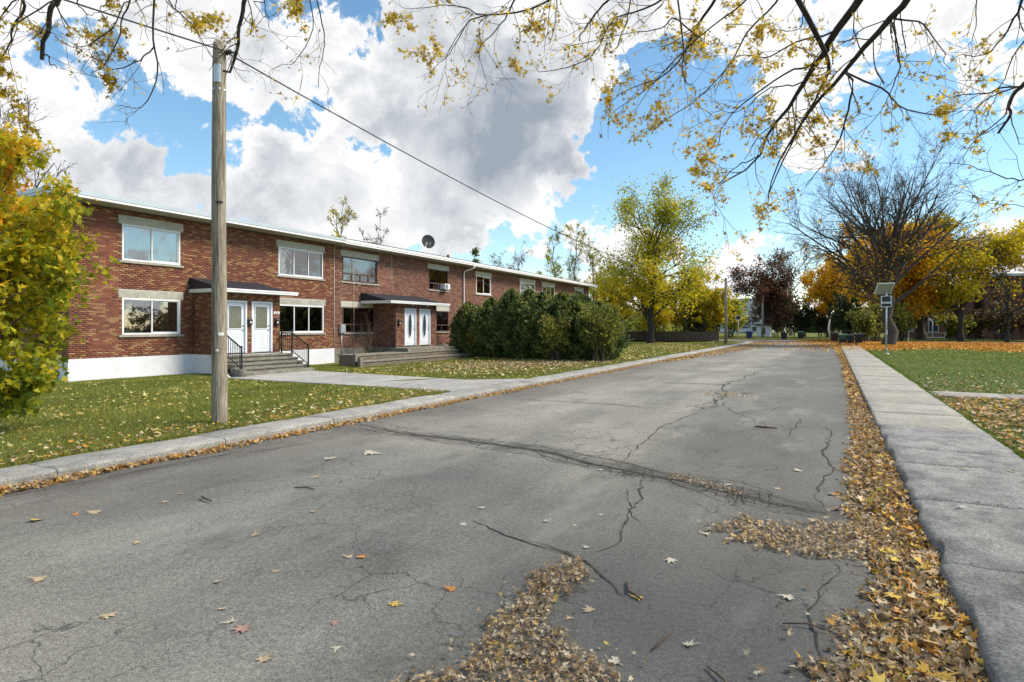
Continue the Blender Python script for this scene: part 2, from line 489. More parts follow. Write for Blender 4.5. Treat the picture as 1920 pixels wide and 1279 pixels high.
def lawn_mat(name, g1, g2, dry):
    t = NT(name)
    a = t.noise(45, 5, 0.7)
    b = t.noise(1.4, 5, 0.6, off=(1, 7, 2))
    col = t.ramp(a, [(0.3, g1), (0.7, g2)])
    col = t.mix(t.math('MULTIPLY', t.ramp(b, [(0.42, (0, 0, 0)), (0.68, (1, 1, 1))]), 0.6), col, dry)
    t.set(col, 0.95, 0, 0.15)
    t.bump(a, 0.8, 0.04)
    return t.m
LAWN = lawn_mat('lawn_soil', (0.075, 0.092, 0.022), (0.150, 0.180, 0.036), (0.190, 0.170, 0.055))
LAWN_R = lawn_mat('lawn_green_soil', (0.055, 0.085, 0.018), (0.115, 0.165, 0.030), (0.130, 0.145, 0.042))
EARTH = lawn_mat('rough_ground', (0.045, 0.055, 0.022), (0.080, 0.095, 0.035), (0.10, 0.080, 0.045))

GRASS = leafy('grass_blades', [(0, (0.110, 0.130, 0.016)), (0.45, (0.215, 0.240, 0.028)), (0.8, (0.330, 0.325, 0.045)), (1, (0.48, 0.41, 0.12))], 0.3)
GRASS_R = leafy('grass_blades_green', [(0, (0.075, 0.125, 0.014)), (0.6, (0.150, 0.225, 0.024)), (1, (0.28, 0.32, 0.05))], 0.3)
LITTER = leafy('dry_leaves', [(0, (0.10, 0.055, 0.028)), (0.16, (0.27, 0.155, 0.070)), (0.38, (0.47, 0.33, 0.18)), (0.58, (0.68, 0.55, 0.36)), (0.70, (0.60, 0.26, 0.045)),
                              (0.86, (0.60, 0.33, 0.05)), (1, (0.66, 0.48, 0.10))], 0.15, 0.7)
LITTER_TAN = leafy('dry_leaves_tan', [(0, (0.10, 0.06, 0.032)), (0.25, (0.28, 0.18, 0.09)), (0.55, (0.48, 0.355, 0.21)), (0.86, (0.70, 0.60, 0.42)), (0.93, (0.56, 0.30, 0.06)), (1, (0.66, 0.46, 0.10))], 0.15, 0.7)
LITTER_OR = leafy('dry_leaves_orange', [(0, (0.30, 0.115, 0.028)), (0.4, (0.66, 0.25, 0.030)), (0.75, (0.80, 0.37, 0.040)), (1, (0.84, 0.54, 0.12))], 0.15, 0.7)
LITTER_YE = leafy('dry_leaves_yellow', [(0, (0.36, 0.24, 0.06)), (0.5, (0.58, 0.46, 0.14)), (1, (0.72, 0.66, 0.36))], 0.15, 0.7)
LF_MAPLE = leafy('leaves_yellow_green', [(0, (0.13, 0.19, 0.018)), (0.30, (0.30, 0.33, 0.022)), (0.55, (0.56, 0.49, 0.024)), (0.85, (0.74, 0.50, 0.025)), (1, (0.78, 0.34, 0.025))], 0.45)
LF_LIME = leafy('leaves_lime', [(0, (0.19, 0.22, 0.02)), (0.5, (0.42, 0.43, 0.028)), (0.85, (0.68, 0.60, 0.028)), (1, (0.78, 0.60, 0.03))], 0.55)
LF_YELLOW = leafy('leaves_yellow', [(0, (0.30, 0.28, 0.020)), (0.4, (0.58, 0.49, 0.022)), (1, (0.82, 0.60, 0.025))], 0.5)
LF_GOLD = leafy('leaves_gold', [(0, (0.52, 0.27, 0.018)), (0.35, (0.80, 0.46, 0.022)), (0.75, (0.90, 0.60, 0.028)), (1, (0.88, 0.42, 0.025))], 0.55)
LF_OVER = leafy('leaves_overhead', [(0, (0.24, 0.16, 0.02)), (0.4, (0.50, 0.35, 0.025)), (0.8, (0.76, 0.54, 0.035)), (1, (0.82, 0.60, 0.08))], 0.6)
LF_RED = leafy('leaves_maroon', [(0, (0.06, 0.035, 0.022)), (0.5, (0.15, 0.075, 0.042)), (0.85, (0.23, 0.10, 0.050)), (1, (0.32, 0.15, 0.06))], 0.35)
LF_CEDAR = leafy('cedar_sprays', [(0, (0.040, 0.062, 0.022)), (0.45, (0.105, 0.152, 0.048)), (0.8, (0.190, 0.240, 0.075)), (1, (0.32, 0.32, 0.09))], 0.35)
LF_DARK = leafy('leaves_dark_green', [(0, (0.014, 0.026, 0.010)), (0.6, (0.036, 0.062, 0.018)), (1, (0.10, 0.13, 0.03))], 0.3)
LF_BUSH = leafy('leaves_bush', [(0, (0.06, 0.08, 0.02)), (0.5, (0.20, 0.22, 0.035)), (1, (0.52, 0.47, 0.08))], 0.45)
LF_BROWN = leafy('leaves_brown', [(0, (0.05, 0.035, 0.02)), (0.6, (0.14, 0.10, 0.045)), (1, (0.30, 0.20, 0.06))], 0.35)

# ------------------------------------------------------------------ geometry helpers
ORG = {}                                  # world position of the origin of each object's frame

def tag(o, label=None, cat=None, group=None, kind=None):
    for k, v in (('label', label), ('category', cat), ('group', group), ('kind', kind)):
        if v:
            o[k] = v
    return o

def empty(name, loc, label=None, cat=None, group=None):
    o = bpy.data.objects.new(name, None)
    o.empty_display_size = 0.3
    COL.objects.link(o)
    o.location = loc
    ORG[o] = np.array(loc, float)
    return tag(o, label, cat, group)

def link_mesh(name, me, parent=None, base=None):
    o = bpy.data.objects.new(name, me)
    COL.objects.link(o)
    if parent is not None:
        o.parent = parent
        ORG[o] = ORG[parent]
    else:
        b = np.zeros(3) if base is None else np.array(base, float)
        o.location = b
        ORG[o] = b
    return o

def np_mesh(name, V, polys, mats, parent=None, base=None, rnd=None, smooth=False, midx=None):
    """polys: list of integer arrays (n, k) of vertex indices; one object"""
    off = ORG[parent] if parent is not None else (np.zeros(3) if base is None else np.array(base, float))
    V = np.asarray(V, float) - off
    me = bpy.data.meshes.new(name)
    me.vertices.add(len(V))
    me.vertices.foreach_set('co', V.astype(np.float32).ravel())
    polys = [np.asarray(p, np.int32) for p in polys if len(p)]
    loops = np.concatenate([p.ravel() for p in polys])
    totals = np.concatenate([np.full(len(p), p.shape[1], np.int32) for p in polys])
    starts = np.concatenate([[0], np.cumsum(totals)[:-1]]).astype(np.int32)
    me.loops.add(len(loops))
    me.loops.foreach_set('vertex_index', loops)
    me.polygons.add(len(totals))
    me.polygons.foreach_set('loop_start', starts)
    me.polygons.foreach_set('loop_total', totals)
    if not isinstance(mats, (list, tuple)):
        mats = [mats]
    for m in mats:
        me.materials.append(m)
    if midx is not None:
        me.polygons.foreach_set('material_index', np.asarray(midx, np.int32))
    if rnd is not None:
        a = me.attributes.new('rnd', 'FLOAT', 'FACE')
        a.data.foreach_set('value', np.asarray(rnd, np.float32))
    if smooth:
        me.polygons.foreach_set('use_smooth', np.ones(len(totals), bool))
    me.update(calc_edges=True)
    me.validate()
    return link_mesh(name, me, parent, base)

class MB:
    """collects the shapes of ONE part"""
    def __init__(self):
        self.v, self.f, self.m, self.s = [], [], [], []
        self.cur = 0

    def mat(self, i):
        self.cur = i
        return self

    def face(self, *idx, smooth=False):
        self.f.append(idx); self.m.append(self.cur); self.s.append(smooth)

    def add(self, pts):
        n = len(self.v)
        self.v += [tuple(p) for p in pts]
        return n

    def box(self, x0, x1, y0, y1, z0, z1, ch=0.0):
        x0, x1 = min(x0, x1), max(x0, x1); y0, y1 = min(y0, y1), max(y0, y1); z0, z1 = min(z0, z1), max(z0, z1)
        if ch <= 0:
            n = self.add([(x, y, z) for z in (z0, z1) for y in (y0, y1) for x in (x0, x1)])
            for q in ((0, 2, 3, 1), (4, 5, 7, 6), (0, 1, 5, 4), (2, 6, 7, 3), (0, 4, 6, 2), (1, 3, 7, 5)):
                self.face(*[n + i for i in q])
            return self
        # top edges chamfered
        n = self.add([(x0, y0, z0), (x1, y0, z0), (x1, y1, z0), (x0, y1, z0),
                      (x0, y0, z1 - ch), (x1, y0, z1 - ch), (x1, y1, z1 - ch), (x0, y1, z1 - ch),
                      (x0 + ch, y0 + ch, z1), (x1 - ch, y0 + ch, z1), (x1 - ch, y1 - ch, z1), (x0 + ch, y1 - ch, z1)])
        self.face(n, n + 3, n + 2, n + 1)
        for k in (0, 4):
            for i in range(4):
                j = (i + 1) % 4
                self.face(n + k + i, n + k + j, n + k + 4 + j, n + k + 4 + i)
        self.face(n + 8, n + 9, n + 10, n + 11)
        return self

    def bar(self, a, b, w, h):
        """square bar between two points"""
        a, b = Vector(a), Vector(b)
        d = (b - a).normalized()
        up = Vector((0, 0, 1)) if abs(d.z) < 0.95 else Vector((1, 0, 0))
        s = d.cross(up).normalized() * (w / 2)
        u = s.cross(d).normalized() * (h / 2)
        n = self.add([p + s * i + u * j for p in (a, b) for i, j in ((-1, -1), (1, -1), (1, 1), (-1, 1))])
        for q in ((0, 3, 2, 1), (4, 5, 6, 7), (0, 1, 5, 4), (1, 2, 6, 5), (2, 3, 7, 6), (3, 0, 4, 7)):
            self.face(*[n + i for i in q])
        return self

    def tube(self, pts, rad, k=8, cap=True, smooth=True):
        pts = [Vector(p) for p in pts]
        rad = [rad] * len(pts) if isinstance(rad, (int, float)) else rad
        n = len(self.v)
        ref = None
        for i, p in enumerate(pts):
            d = (pts[min(i + 1, len(pts) - 1)] - pts[max(i - 1, 0)]).normalized()
            if ref is None or abs(ref.dot(d)) > 0.95:
                ref = Vector((1, 0, 0)) if abs(d.x) < 0.8 else Vector((0, 1, 0))
            s = d.cross(ref).normalized()
            t = d.cross(s).normalized()
            ref = t.cross(d) * -1 if False else ref
            for j in range(k):
                a = 2 * math.pi * j / k
                self.v.append(tuple(p + (s * math.cos(a) + t * math.sin(a)) * rad[i]))
        for i in range(len(pts) - 1):
            for j in range(k):
                q = (j + 1) % k
                self.face(n + i * k + j, n + i * k + q, n + (i + 1) * k + q, n + (i + 1) * k + j, smooth=smooth)
        if cap:
            self.face(*[n + j for j in range(k - 1, -1, -1)])
            e = n + (len(pts) - 1) * k
            self.face(*[e + j for j in range(k)])
        return self

    def prism(self, outline, axis, a, b):
        """outline: 2-D points; extruded along axis (0 x, 1 y, 2 z) from a to b"""
        def p3(p, w):
            q = [0, 0, 0]
            o = [i for i in range(3) if i != axis]
            q[o[0]], q[o[1]], q[axis] = p[0], p[1], w
            return q
        k = len(outline)
        n = self.add([p3(p, a) for p in outline] + [p3(p, b) for p in outline])
        self.face(*[n + i for i in range(k)])
        self.face(*[n + k + i for i in range(k - 1, -1, -1)])
        for i in range(k):
            j = (i + 1) % k
            self.face(n + i, n + k + i, n + k + j, n + j)
        return self

    def build(self, name, mats, parent=None, base=None, kind=None):
        off = ORG[parent] if parent is not None else (np.zeros(3) if base is None else np.array(base, float))
        me = bpy.data.meshes.new(name)
        me.from_pydata([tuple(np.array(v) - off) for v in self.v], [], self.f)
        if not isinstance(mats, (list, tuple)):
            mats = [mats]
        for m in mats:
            me.materials.append(m)
        me.polygons.foreach_set('material_index', self.m)
        me.polygons.foreach_set('use_smooth', self.s)
        import bmesh
        bm = bmesh.new(); bm.from_mesh(me)
        bmesh.ops.recalc_face_normals(bm, faces=bm.faces)
        bm.to_mesh(me); bm.free()
        o = link_mesh(name, me, parent, base)
        if kind:
            o['kind'] = kind
        return o

def bx(name, mat, parent, *b, ch=0.0):
    return MB().box(*b, ch=ch).build(name, mat, parent)

def hnoise(x, y, s=1.0, seed=0.0):
    return (np.sin(x * 1.7 * s + 1.3 + seed) * np.cos(y * 1.3 * s + .7 - seed) + 0.5 * np.sin(x * 3.9 * s - y * 2.8 * s + 2.1 + seed) + .25 * np.sin(x * 8.3 * s + y * 7.1 * s + seed))

# ------------------------------------------------------------------ ground levels
KL0, KL1 = -8.28, -7.60          # left kerb strip
KR0, KR1 = 0.66, 2.08            # right pavement
def z_left(x, y):
    x = np.asarray(x, float); y = np.asarray(y, float)
    t = np.clip((KL0 - x) / 10.6, 0, 1)
    return 0.105 - 0.205 * t * t * (3 - 2 * t) + 0.012 * hnoise(x, y, 0.8) * np.clip((KL0 - x) * 1.5, 0, 1)
def z_right(x, y):
    x = np.asarray(x, float); y = np.asarray(y, float)
    return 0.100 + 0.012 * hnoise(x, y, 0.6, 2.0) * np.clip((x - KR1) * 1.5, 0, 1)

def sheet(name, mat, xs, ys, zf, kind='structure'):
    X, Y = np.meshgrid(xs, ys)
    V = np.stack([X.ravel(), Y.ravel(), zf(X.ravel(), Y.ravel())], 1)
    nx = len(xs)
    i, j = np.meshgrid(np.arange(nx - 1), np.arange(len(ys) - 1))
    a = (j * nx + i).ravel()
    o = np_mesh(name, V, [np.stack([a, a + 1, a + nx + 1, a + nx], 1)], mat, smooth=True)
    return tag(o, kind=kind)

g = sheet('ground', EARTH, np.array([-1500, -300, 300, 1500.]), np.array([-1500, -300, 300, 1500.]), lambda x, y: np.full_like(x, -0.16))
road_x = np.concatenate([np.arange(KL1 - 0.02, KR0 + 0.021, 0.35), [KR0 + 0.02]])
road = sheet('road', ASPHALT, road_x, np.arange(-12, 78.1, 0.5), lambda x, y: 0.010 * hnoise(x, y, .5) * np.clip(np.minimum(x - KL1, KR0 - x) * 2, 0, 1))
sheet('cross_street', ASPHALT, np.linspace(-90, 90, 60), np.linspace(78, 90, 8), lambda x, y: np.zeros_like(x))
sheet('lawn_left', LAWN, np.concatenate([np.array([-70, -50, -35, -28.]), np.arange(-24, KL0 + 0.01, 0.4), [KL0]]), np.arange(-15, 73, 0.6), z_left)
sheet('lawn_right', LAWN_R, np.concatenate([[KR1], np.arange(KR1 + .3, 14, 0.6), np.array([18, 25, 35, 50, 90.])]), np.arange(-15, 78.1, 0.8), z_right)
sheet('lawn_far', LAWN, np.array([-120, -40, -20, -10, 0, 10, 20, 40, 120.]), np.array([90.2, 100, 115, 140, 200.]), lambda x, y: np.full_like(x, 0.06))

# ---- road cracks: thin dark ribbons
def crack(pts, w=0.02, jit=0.05, name='crack', zoff=0.006, n_per=0.08):
    pts = [np.array(p, float) for p in pts]
    P = []
    for a, b in zip(pts[:-1], pts[1:]):
        L = np.linalg.norm(b - a)
        k = max(2, int(L / n_per))
        for i in range(k):
            P.append(a + (b - a) * i / k)
    P.append(pts[-1])
    P = np.array(P)
    wob = np.cumsum(rng.normal(0, jit * 0.35, P.shape), 0)
    wob -= np.linspace(0, 1, len(P))[:, None] * wob[-1]
    P = P + wob + rng.normal(0, jit * 0.12, P.shape)
    d = np.gradient(P, axis=0)
    nrm = np.stack([-d[:, 1], d[:, 0]], 1)
    nrm /= np.linalg.norm(nrm, axis=1)[:, None] + 1e-9
    ww = w * (0.25 + 0.9 * rng.random(len(P))) * np.sin(np.linspace(0.12, math.pi - 0.12, len(P))) ** 0.5
    zr = 0.010 * hnoise(P[:, 0], P[:, 1], .5) * np.clip(np.minimum(P[:, 0] - KL1, KR0 - P[:, 0]) * 2, 0, 1) + zoff
    A = np.c_[P + nrm * ww[:, None] / 2, zr]
    B = np.c_[P - nrm * ww[:, None] / 2, zr]
    V = np.concatenate([A, B]); n = len(P); i = np.arange(n - 1)
    return np_mesh(name, V, [np.stack([i, i + 1, n + i + 1, n + i], 1)], CRACK, road)
CR_A = [(-7.5, 7.95), (-6.06, 7.71), (-4.58, 7.59), (-3.49, 7.48), (-2.62, 7.05), (-1.94, 6.80), (-1.39, 6.71), (-0.92, 6.52), (-0.51, 6.38), (-0.05, 6.18)]
CR_C = [(-6.6, 12.65), (-4.83, 12.58), (-3.58, 12.45), (-2.4, 12.6)]
crack(CR_A, 0.035, 0.05); crack(CR_A[1:], 0.022, 0.10); crack(CR_A[2:], 0.03, 0.07)
for dy, s0, s1 in ((0.30, 1, 9), (-0.25, 1, 8), (0.16, 0, 9), (-0.08, 0, 9), (0.22, 0, 7), (-0.2, 0, 6), (0.38, 3, 10), (-0.30, 3, 10), (0.12, 4, 10), (-0.12, 5, 10), (0.5, 0, 3), (-0.42, 0, 4), (0.10, 0, 5)):
    crack([(x, y + dy * (0.4 + 0.6 * random.random())) for x, y in CR_A[s0:s1]], 0.014, 0.09)
for k in range(40):
    i = random.randrange(2, 9); t = random.random()
    a = np.array(CR_A[i]) * t + np.array(CR_A[i - 1]) * (1 - t)
    crack([a + (random.uniform(-.1, .1), -0.32), a + (random.uniform(-.15, .15), 0.3)], 0.011, 0.06)
crack([(-2.75, 4.46), (-2.45, 4.31), (-2.13, 4.23), (-1.75, 4.13), (-1.5, 4.01), (-1.14, 3.67)], 0.022, 0.04)
crack([(-2.1, 4.27), (-1.75, 4.18), (-1.45, 4.02)], 0.014, 0.05)
crack(CR_C, 0.04, 0.05); crack([(x, y + .25) for x, y in CR_C[:3]], 0.015, 0.05)
crack([(-2.0, 6.9), (-1.72, 5.9), (-1.58, 5.16), (-1.52, 4.67), (-1.57, 4.31)], 0.020, 0.05)
crack([(-1.9, 6.1), (-1.45, 5.1)], 0.012, 0.05)
crack([(-2.4, 12.61), (-2.5, 10.32), (-2.35, 7.93), (-2.3, 7.1)], 0.022, 0.05)
crack([(-0.08, 11.61), (-0.1, 9.98), (-0.06, 8.12), (-0.1, 7.03), (-0.07, 6.4)], 0.028, 0.06)
crack([(-.55, 12.5), (-.6, 10.2)], 0.02, 0.06)
crack([(-5.2, 18.69), (-4.04, 18.69), (-2.83, 18.94), (-1.65, 19.0), (-.6, 19.2)], 0.05, 0.06)
crack([(-4.6, 18.5), (-3.2, 18.6), (-2.2, 18.7)], 0.04, 0.07)
crack([(-6.55, 27.04), (-4.46, 26.91), (-2.4, 27.62), (-.4, 27.3)], 0.06, 0.07)
crack([(-2.27, 27.31), (-2.38, 20.19), (-2.18, 15.39), (-2.4, 12.61)], 0.05, 0.10)
crack([(-2.6, 17), (-2.5, 14), (-2.7, 12.7)], 0.03, 0.10)
crack([(-2.16, 13.7), (-1.19, 11.68), (-0.47, 11.1)], 0.018, 0.06)
crack([(-7.3, 3.9), (-7.1, 5.21), (-6.83, 6.03), (-6.75, 7.2)], 0.018, 0.05)
crack([(-7.3, 2.0), (-7.25, 4.0), (-7.2, 5.6)], 0.014, 0.04)
crack([(0.02, 4.9), (-.12, 4.1), (0.05, 3.3)], 0.016, 0.06)
crack([(-7.2, 9.2), (-6.4, 11.0), (-6.2, 12.4)], 0.016, 0.05)
crack([(-6.9, 36), (-3.2, 36.4), (-.3, 36.1)], 0.07, 0.08)
for k in range(26):       # crazing where the long joint breaks up
    a = np.array([random.uniform(-3.3, -0.9), random.uniform(12.0, 16.5)])
    crack([a, a + (random.uniform(-.7, .7), random.uniform(-.9, .9))], 0.022, 0.08)

# ---- left kerb strip and right pavement: slabs, each with its own edges
def slab(mb, x0, x1, y0, y1, zt, zb, dz=0.0, ch=0.025, uneven=0.006, nx=4, ny=6, ragged=0.0):
    """a cast slab with worn rounded edges"""
    xs = np.concatenate([[x0, x0 + ch * .35, x0 + ch], np.linspace(x0 + ch, x1 - ch, nx)[1:-1], [x1 - ch, x1 - ch * .35, x1]])
    ys = np.concatenate([[y0, y0 + ch * .6], np.linspace(y0 + ch, y1 - ch, ny)[1:-1], [y1 - ch * .6, y1]])
    zx = np.zeros(len(xs)); zx[[0, -1]] = -ch; zx[[1, -2]] = -ch * .3
    zy = np.zeros(len(ys)); zy[[0, -1]] = -ch * .55
    n = len(mb.v)
    for j, y in enumerate(ys):
        for i, x in enumerate(xs):
            e = ragged * hnoise(np.float64(x * 3), np.float64(y * 4.0), 1.0) if i in (0, 1) or i >= len(xs) - 2 else 0
            mb.v.append((x + e, y, zt + dz + min(zx[i], zy[j]) + uneven * hnoise(np.float64(x), np.float64(y), 2.2)))
    w, h = len(xs), len(ys)
    for j in range(h - 1):
        for i in range(w - 1):
            mb.face(n + j * w + i, n + j * w + i + 1, n + (j + 1) * w + i + 1, n + (j + 1) * w + i, smooth=True)
    # skirts
    ring = [j * w for j in range(h)] + [(h - 1) * w + i for i in range(1, w)] + [j * w + w - 1 for j in range(h - 2, -1, -1)] + [i for i in range(w - 2, 0, -1)]
    m = len(mb.v)
    for q in ring:
        x, y, z = mb.v[n + q]
        mb.v.append((x, y, zb))
    L = len(ring)
    for a in range(L):
        b = (a + 1) % L
        mb.face(n + ring[a], n + ring[b], m + b, m + a)

kerb = tag(empty('kerb_left', (KL0, 0, 0)), kind='structure')
ys = [-10.0]
stops = [0.3, 1.9, 3.51, 5.6, 7.7, 9.6, 11.5, 13.5]
ys = [-6, -4, -2] + stops + list(np.arange(15.5, 71, 2.0))
for a, b in zip(ys[:-1], ys[1:]):
    mb = MB()
    slab(mb, KL0, KL1, a + 0.006, b - 0.006, 0.125, -0.05, random.uniform(-.006, .006), 0.03, 0.007, 4, 7, 0.012)
    mb.build('slab', CONC_KERB, kerb)
# the kerb turns away at the far corner
mb = MB()
for k in range(10):
    a0, a1 = R(9 * k), R(9 * (k + 1))
    def arc(r, a, z): return (KL0 - 4.2 + 0.0 + r * math.cos(a), 69.5 + r * math.sin(a), z)
    n = mb.add([arc(4.2, a0, .125), arc(4.88, a0, .125), arc(4.88, a1, .125), arc(4.2, a1, .125), arc(4.88, a0, -.05), arc(4.88, a1, -.05)])
    mb.face(n, n + 1, n + 2, n + 3); mb.face(n + 1, n + 4, n + 5, n + 2)
mb.build('corner_kerb', CONC_KERB, kerb)
sheet('corner_asphalt', ASPHALT, np.linspace(-13, KL1, 4), np.array([71.0, 78.0]), lambda x, y: np.full_like(x, 0.004))

pave = tag(empty('pavement_right', (KR0, 0, 0)), kind='structure')
ys = [-3.6, -1.9, -0.2, 1.5, 3.2, 4.95, 6.72, 8.41, 9.4, 11.43, 13.15, 14.7, 16.2, 17.75] + list(np.arange(19.4, 62, 1.65))
for i, (a, b) in enumerate(zip(ys[:-1], ys[1:])):
    mb = MB()
    old = b < 11.6
    slab(mb, KR0, KR1, a + (0.015 if old else .009), b - (0.015 if old else .009), 0.125, -0.05, random.uniform(-.008, .008), 0.055 if old else .03, 0.010 if old else .004, 7, 8, 0.022 if old else .006)
    mb.build('slab', CONC_OLD if old else CONC_NEW, pave)
cpath = tag(empty('path_right', (KR1, 17, 0)), kind='structure')
for i in range(8):
    mb = MB()
    x0 = KR1 + 0.02 + i * 1.4
    slab(mb, x0, x0 + 1.39, 16.85, 18.0, 0.128, -0.05, random.uniform(-.004, .004), 0.02, 0.004, 4, 4)
    mb.build('slab', CONC_NEW, cpath)

# ---- front walk of the first house: skewed slabs down to the kerb
walk = tag(empty('front_walk', (-13.5, 15, 0)), kind='structure')
def quad_slab(name, mat, parent, q, zs, th=0.12):
    mb = MB()
    c = np.mean(q, 0)
    top = [(p[0] + (c[0] - p[0]) * .006, p[1] + (c[1] - p[1]) * .006, z) for p, z in zip(q, zs)]
    n = mb.add(top + [(p[0], p[1], z - 0.015) for p, z in zip(q, zs)] + [(p[0], p[1], z - th) for p, z in zip(q, zs)])
    mb.face(n, n + 1, n + 2, n + 3)
    for k in (0, 4):
        for i in range(4):
            j = (i + 1) % 4
            mb.face(n + k + i, n + k + j, n + k + 4 + j, n + k + 4 + i)
    return mb.build(name, mat, parent)
WA, WB = np.array([-18.88, 13.95]), np.array([-18.88, 17.9])       # at the steps
WC, WD = np.array([-8.30, 12.35]), np.array([-8.30, 15.1])         # at the kerb
nS = 7
for i in range(nS):
    t0, t1 = i / nS + .0006, (i + 1) / nS - .0006
    q = [WA + (WC - WA) * t0, WA + (WC - WA) * t1, WB + (WD - WB) * t1, WB + (WD - WB) * t0]
    if i == nS - 1:
        q[2] = q[2] + (0, 1.3)
    zs = [float(z_left(np.array(p[0]), np.array(p[1]))) * 0 + (-0.075 + 0.21 * (i + k) / nS) for p, k in zip(q, (0, 1, 1, 0))]
    quad_slab('slab', CONC_WALK, walk, q, zs)

def in_walk(x, y):
    t = np.clip((x - WA[0]) / (WC[0] - WA[0]), 0, 1)
    lo = WA[1] + (WC[1] - WA[1]) * t; hi = WB[1] + (WD[1] - WB[1]) * t
    return (x > WA[0] - .3) & (y > lo - .05) & (y < hi + .05 + 1.3 * np.clip((t - .857) / .143, 0, 1))

# ------------------------------------------------------------------ the brick row
FX = -22.30                      # facade plane
BW, BH, JT = 0.203, 0.0575, 0.010
Z_F, Z_EAVE = 0.65, 5.90
BRICK_VARIANTS = {}

def brick_box(a0, a1, z0, z1, frame):
    """eight corners of one brick; frame = (origin, along, out)"""
    o, u, n = frame
    P = []
    for dn in (-0.02, 0.0):
        for (a, z) in ((a0, z0), (a1, z0), (a1, z1), (a0, z1)):
            P.append((o[0] + u[0] * a + n[0] * dn, o[1] + u[1] * a + n[1] * dn, z))
    return P
BF = np.array([(4, 5, 6, 7), (0, 1, 5, 4), (1, 2, 6, 5), (2, 3, 7, 6), (3, 0, 4, 7)])

def lay_bricks(frame, length, z0, z1, holes, seed):
    """running bond on one wall; holes are (a0, a1, z0, z1); returns (a0, a1, z0, z1, full?)"""
    r = random.Random(seed)
    out = []
    z = z0
    row = 0
    while z + BH <= z1 + 1e-6:
        zt = z + BH
        cuts = sorted((h[0], h[1]) for h in holes if h[2] < zt - 0.005 and h[3] > z + 0.005)
        a = -(BW + JT) * (0.5 if row % 2 else 0.0)
        while a < length:
            s, e = max(a, 0.0), min(a + BW, length)
            segs = [(s, e)]
            for c0, c1 in cuts:
                nxt = []
                for s0, e0 in segs:
                    if c1 <= s0 or c0 >= e0:
                        nxt.append((s0, e0))
                    else:
                        if c0 - 0.006 > s0: nxt.append((s0, c0 - 0.006))
                        if c1 + 0.006 < e0: nxt.append((c1 + 0.006, e0))
                segs = nxt
            for s0, e0 in segs:
                if e0 - s0 > 0.03:
                    out.append((s0, e0, z, zt, abs(e0 - s0 - BW) < 1e-6))
            a += BW + JT
        z += BH + JT
        row += 1
    return out

def brick_value(r, pal):
    return r.random() if pal != 'A' else (r.random() * 0.66 if r.random() < 0.70 else 0.70 + 0.3 * r.random())

def brickwork(house, walls, mat, seed, pal, singles=None):
    """walls: list of (frame, length, z0, z1, holes); singles(frame index, brick) -> sort key or None"""
    r = random.Random(seed)
    V, vals, cand = [], [], []
    for wi, (frame, length, z0, z1, holes) in enumerate(walls):
        for b in lay_bricks(frame, length, z0, z1, holes, seed + wi):
            key = singles(wi, b) if singles and b[4] else None
            if key is not None:
                cand.append((key, wi, b))
            else:
                V.append(brick_box(b[0], b[1], b[2], b[3], frame)); vals.append(brick_value(r, pal))
    cand.sort(key=lambda c: c[0])
    for key, wi, b in cand[300:]:
        V.append(brick_box(b[0], b[1], b[2], b[3], walls[wi][0])); vals.append(brick_value(r, pal))
    V = np.array(V)
    jit = np.random.default_rng(seed).normal(0, 0.0016, (len(V), 1, 3))
    V = V + jit
    n = len(V)
    F = (BF[None] + 8 * np.arange(n)[:, None, None]).reshape(-1, 4)
    o = np_mesh('brickwork', V.reshape(-1, 3), [F], mat, house, rnd=np.repeat(vals, 5))
    o['kind'] = 'stuff'
    for key, wi, b in cand[:300]:
        frame = walls[wi][0]
        q = int(brick_value(r, pal) * 11.99)
        kk = (mat.name, wi, q)
        c = np.array([frame[0][0] + frame[1][0] * b[0], frame[0][1] + frame[1][1] * b[0], b[2]])
        if kk not in BRICK_VARIANTS:
            P = np.array(brick_box(b[0], b[1], b[2], b[3], frame)) - c
            me = bpy.data.meshes.new('brick')
            me.from_pydata([tuple(p) for p in P], [], [tuple(f) for f in BF])
            me.materials.append(mat)
            at_ = me.attributes.new('rnd', 'FLOAT', 'FACE')
            at_.data.foreach_set('value', np.full(5, (q + .5) / 12, np.float32))
            BRICK_VARIANTS[kk] = me
        ob = bpy.data.objects.new('brick', BRICK_VARIANTS[kk])
        COL.objects.link(ob)
        ob.parent = house
        ob.location = c - ORG[house] + np.array([r.gauss(0, .0015), 0, 0])

def wall_sheet(mb, frame, length, z0, z1, holes, depth=0.14, back=-0.008):
    """the mortar face behind the bricks, cut round its openings, with reveals"""
    o, u, n = frame
    A = sorted(set([0, length] + [min(max(h[0], 0), length) for h in holes] + [min(max(h[1], 0), length) for h in holes]))
    Z = sorted(set([z0, z1] + [min(max(h[2], z0), z1) for h in holes] + [min(max(h[3], z0), z1) for h in holes]))
    def P(a, z, d): return (o[0] + u[0] * a + n[0] * d, o[1] + u[1] * a + n[1] * d, z)
    for a0, a1 in zip(A[:-1], A[1:]):
        for b0, b1 in zip(Z[:-1], Z[1:]):
            ca, cz = (a0 + a1) / 2, (b0 + b1) / 2
            if any(h[0] < ca < h[1] and h[2] < cz < h[3] for h in holes):
                continue
            k = mb.add([P(a0, b0, back), P(a1, b0, back), P(a1, b1, back), P(a0, b1, back)])
            mb.face(k, k + 1, k + 2, k + 3)
    for h in holes:
        for (p, q) in (((h[0], h[2]), (h[1], h[2])), ((h[1], h[2]), (h[1], h[3])), ((h[1], h[3]), (h[0], h[3])), ((h[0], h[3]), (h[0], h[2]))):
            k = mb.add([P(*p, back), P(*q, back), P(*q, -depth), P(*p, -depth)])
            mb.face(k, k + 1, k + 2, k + 3)

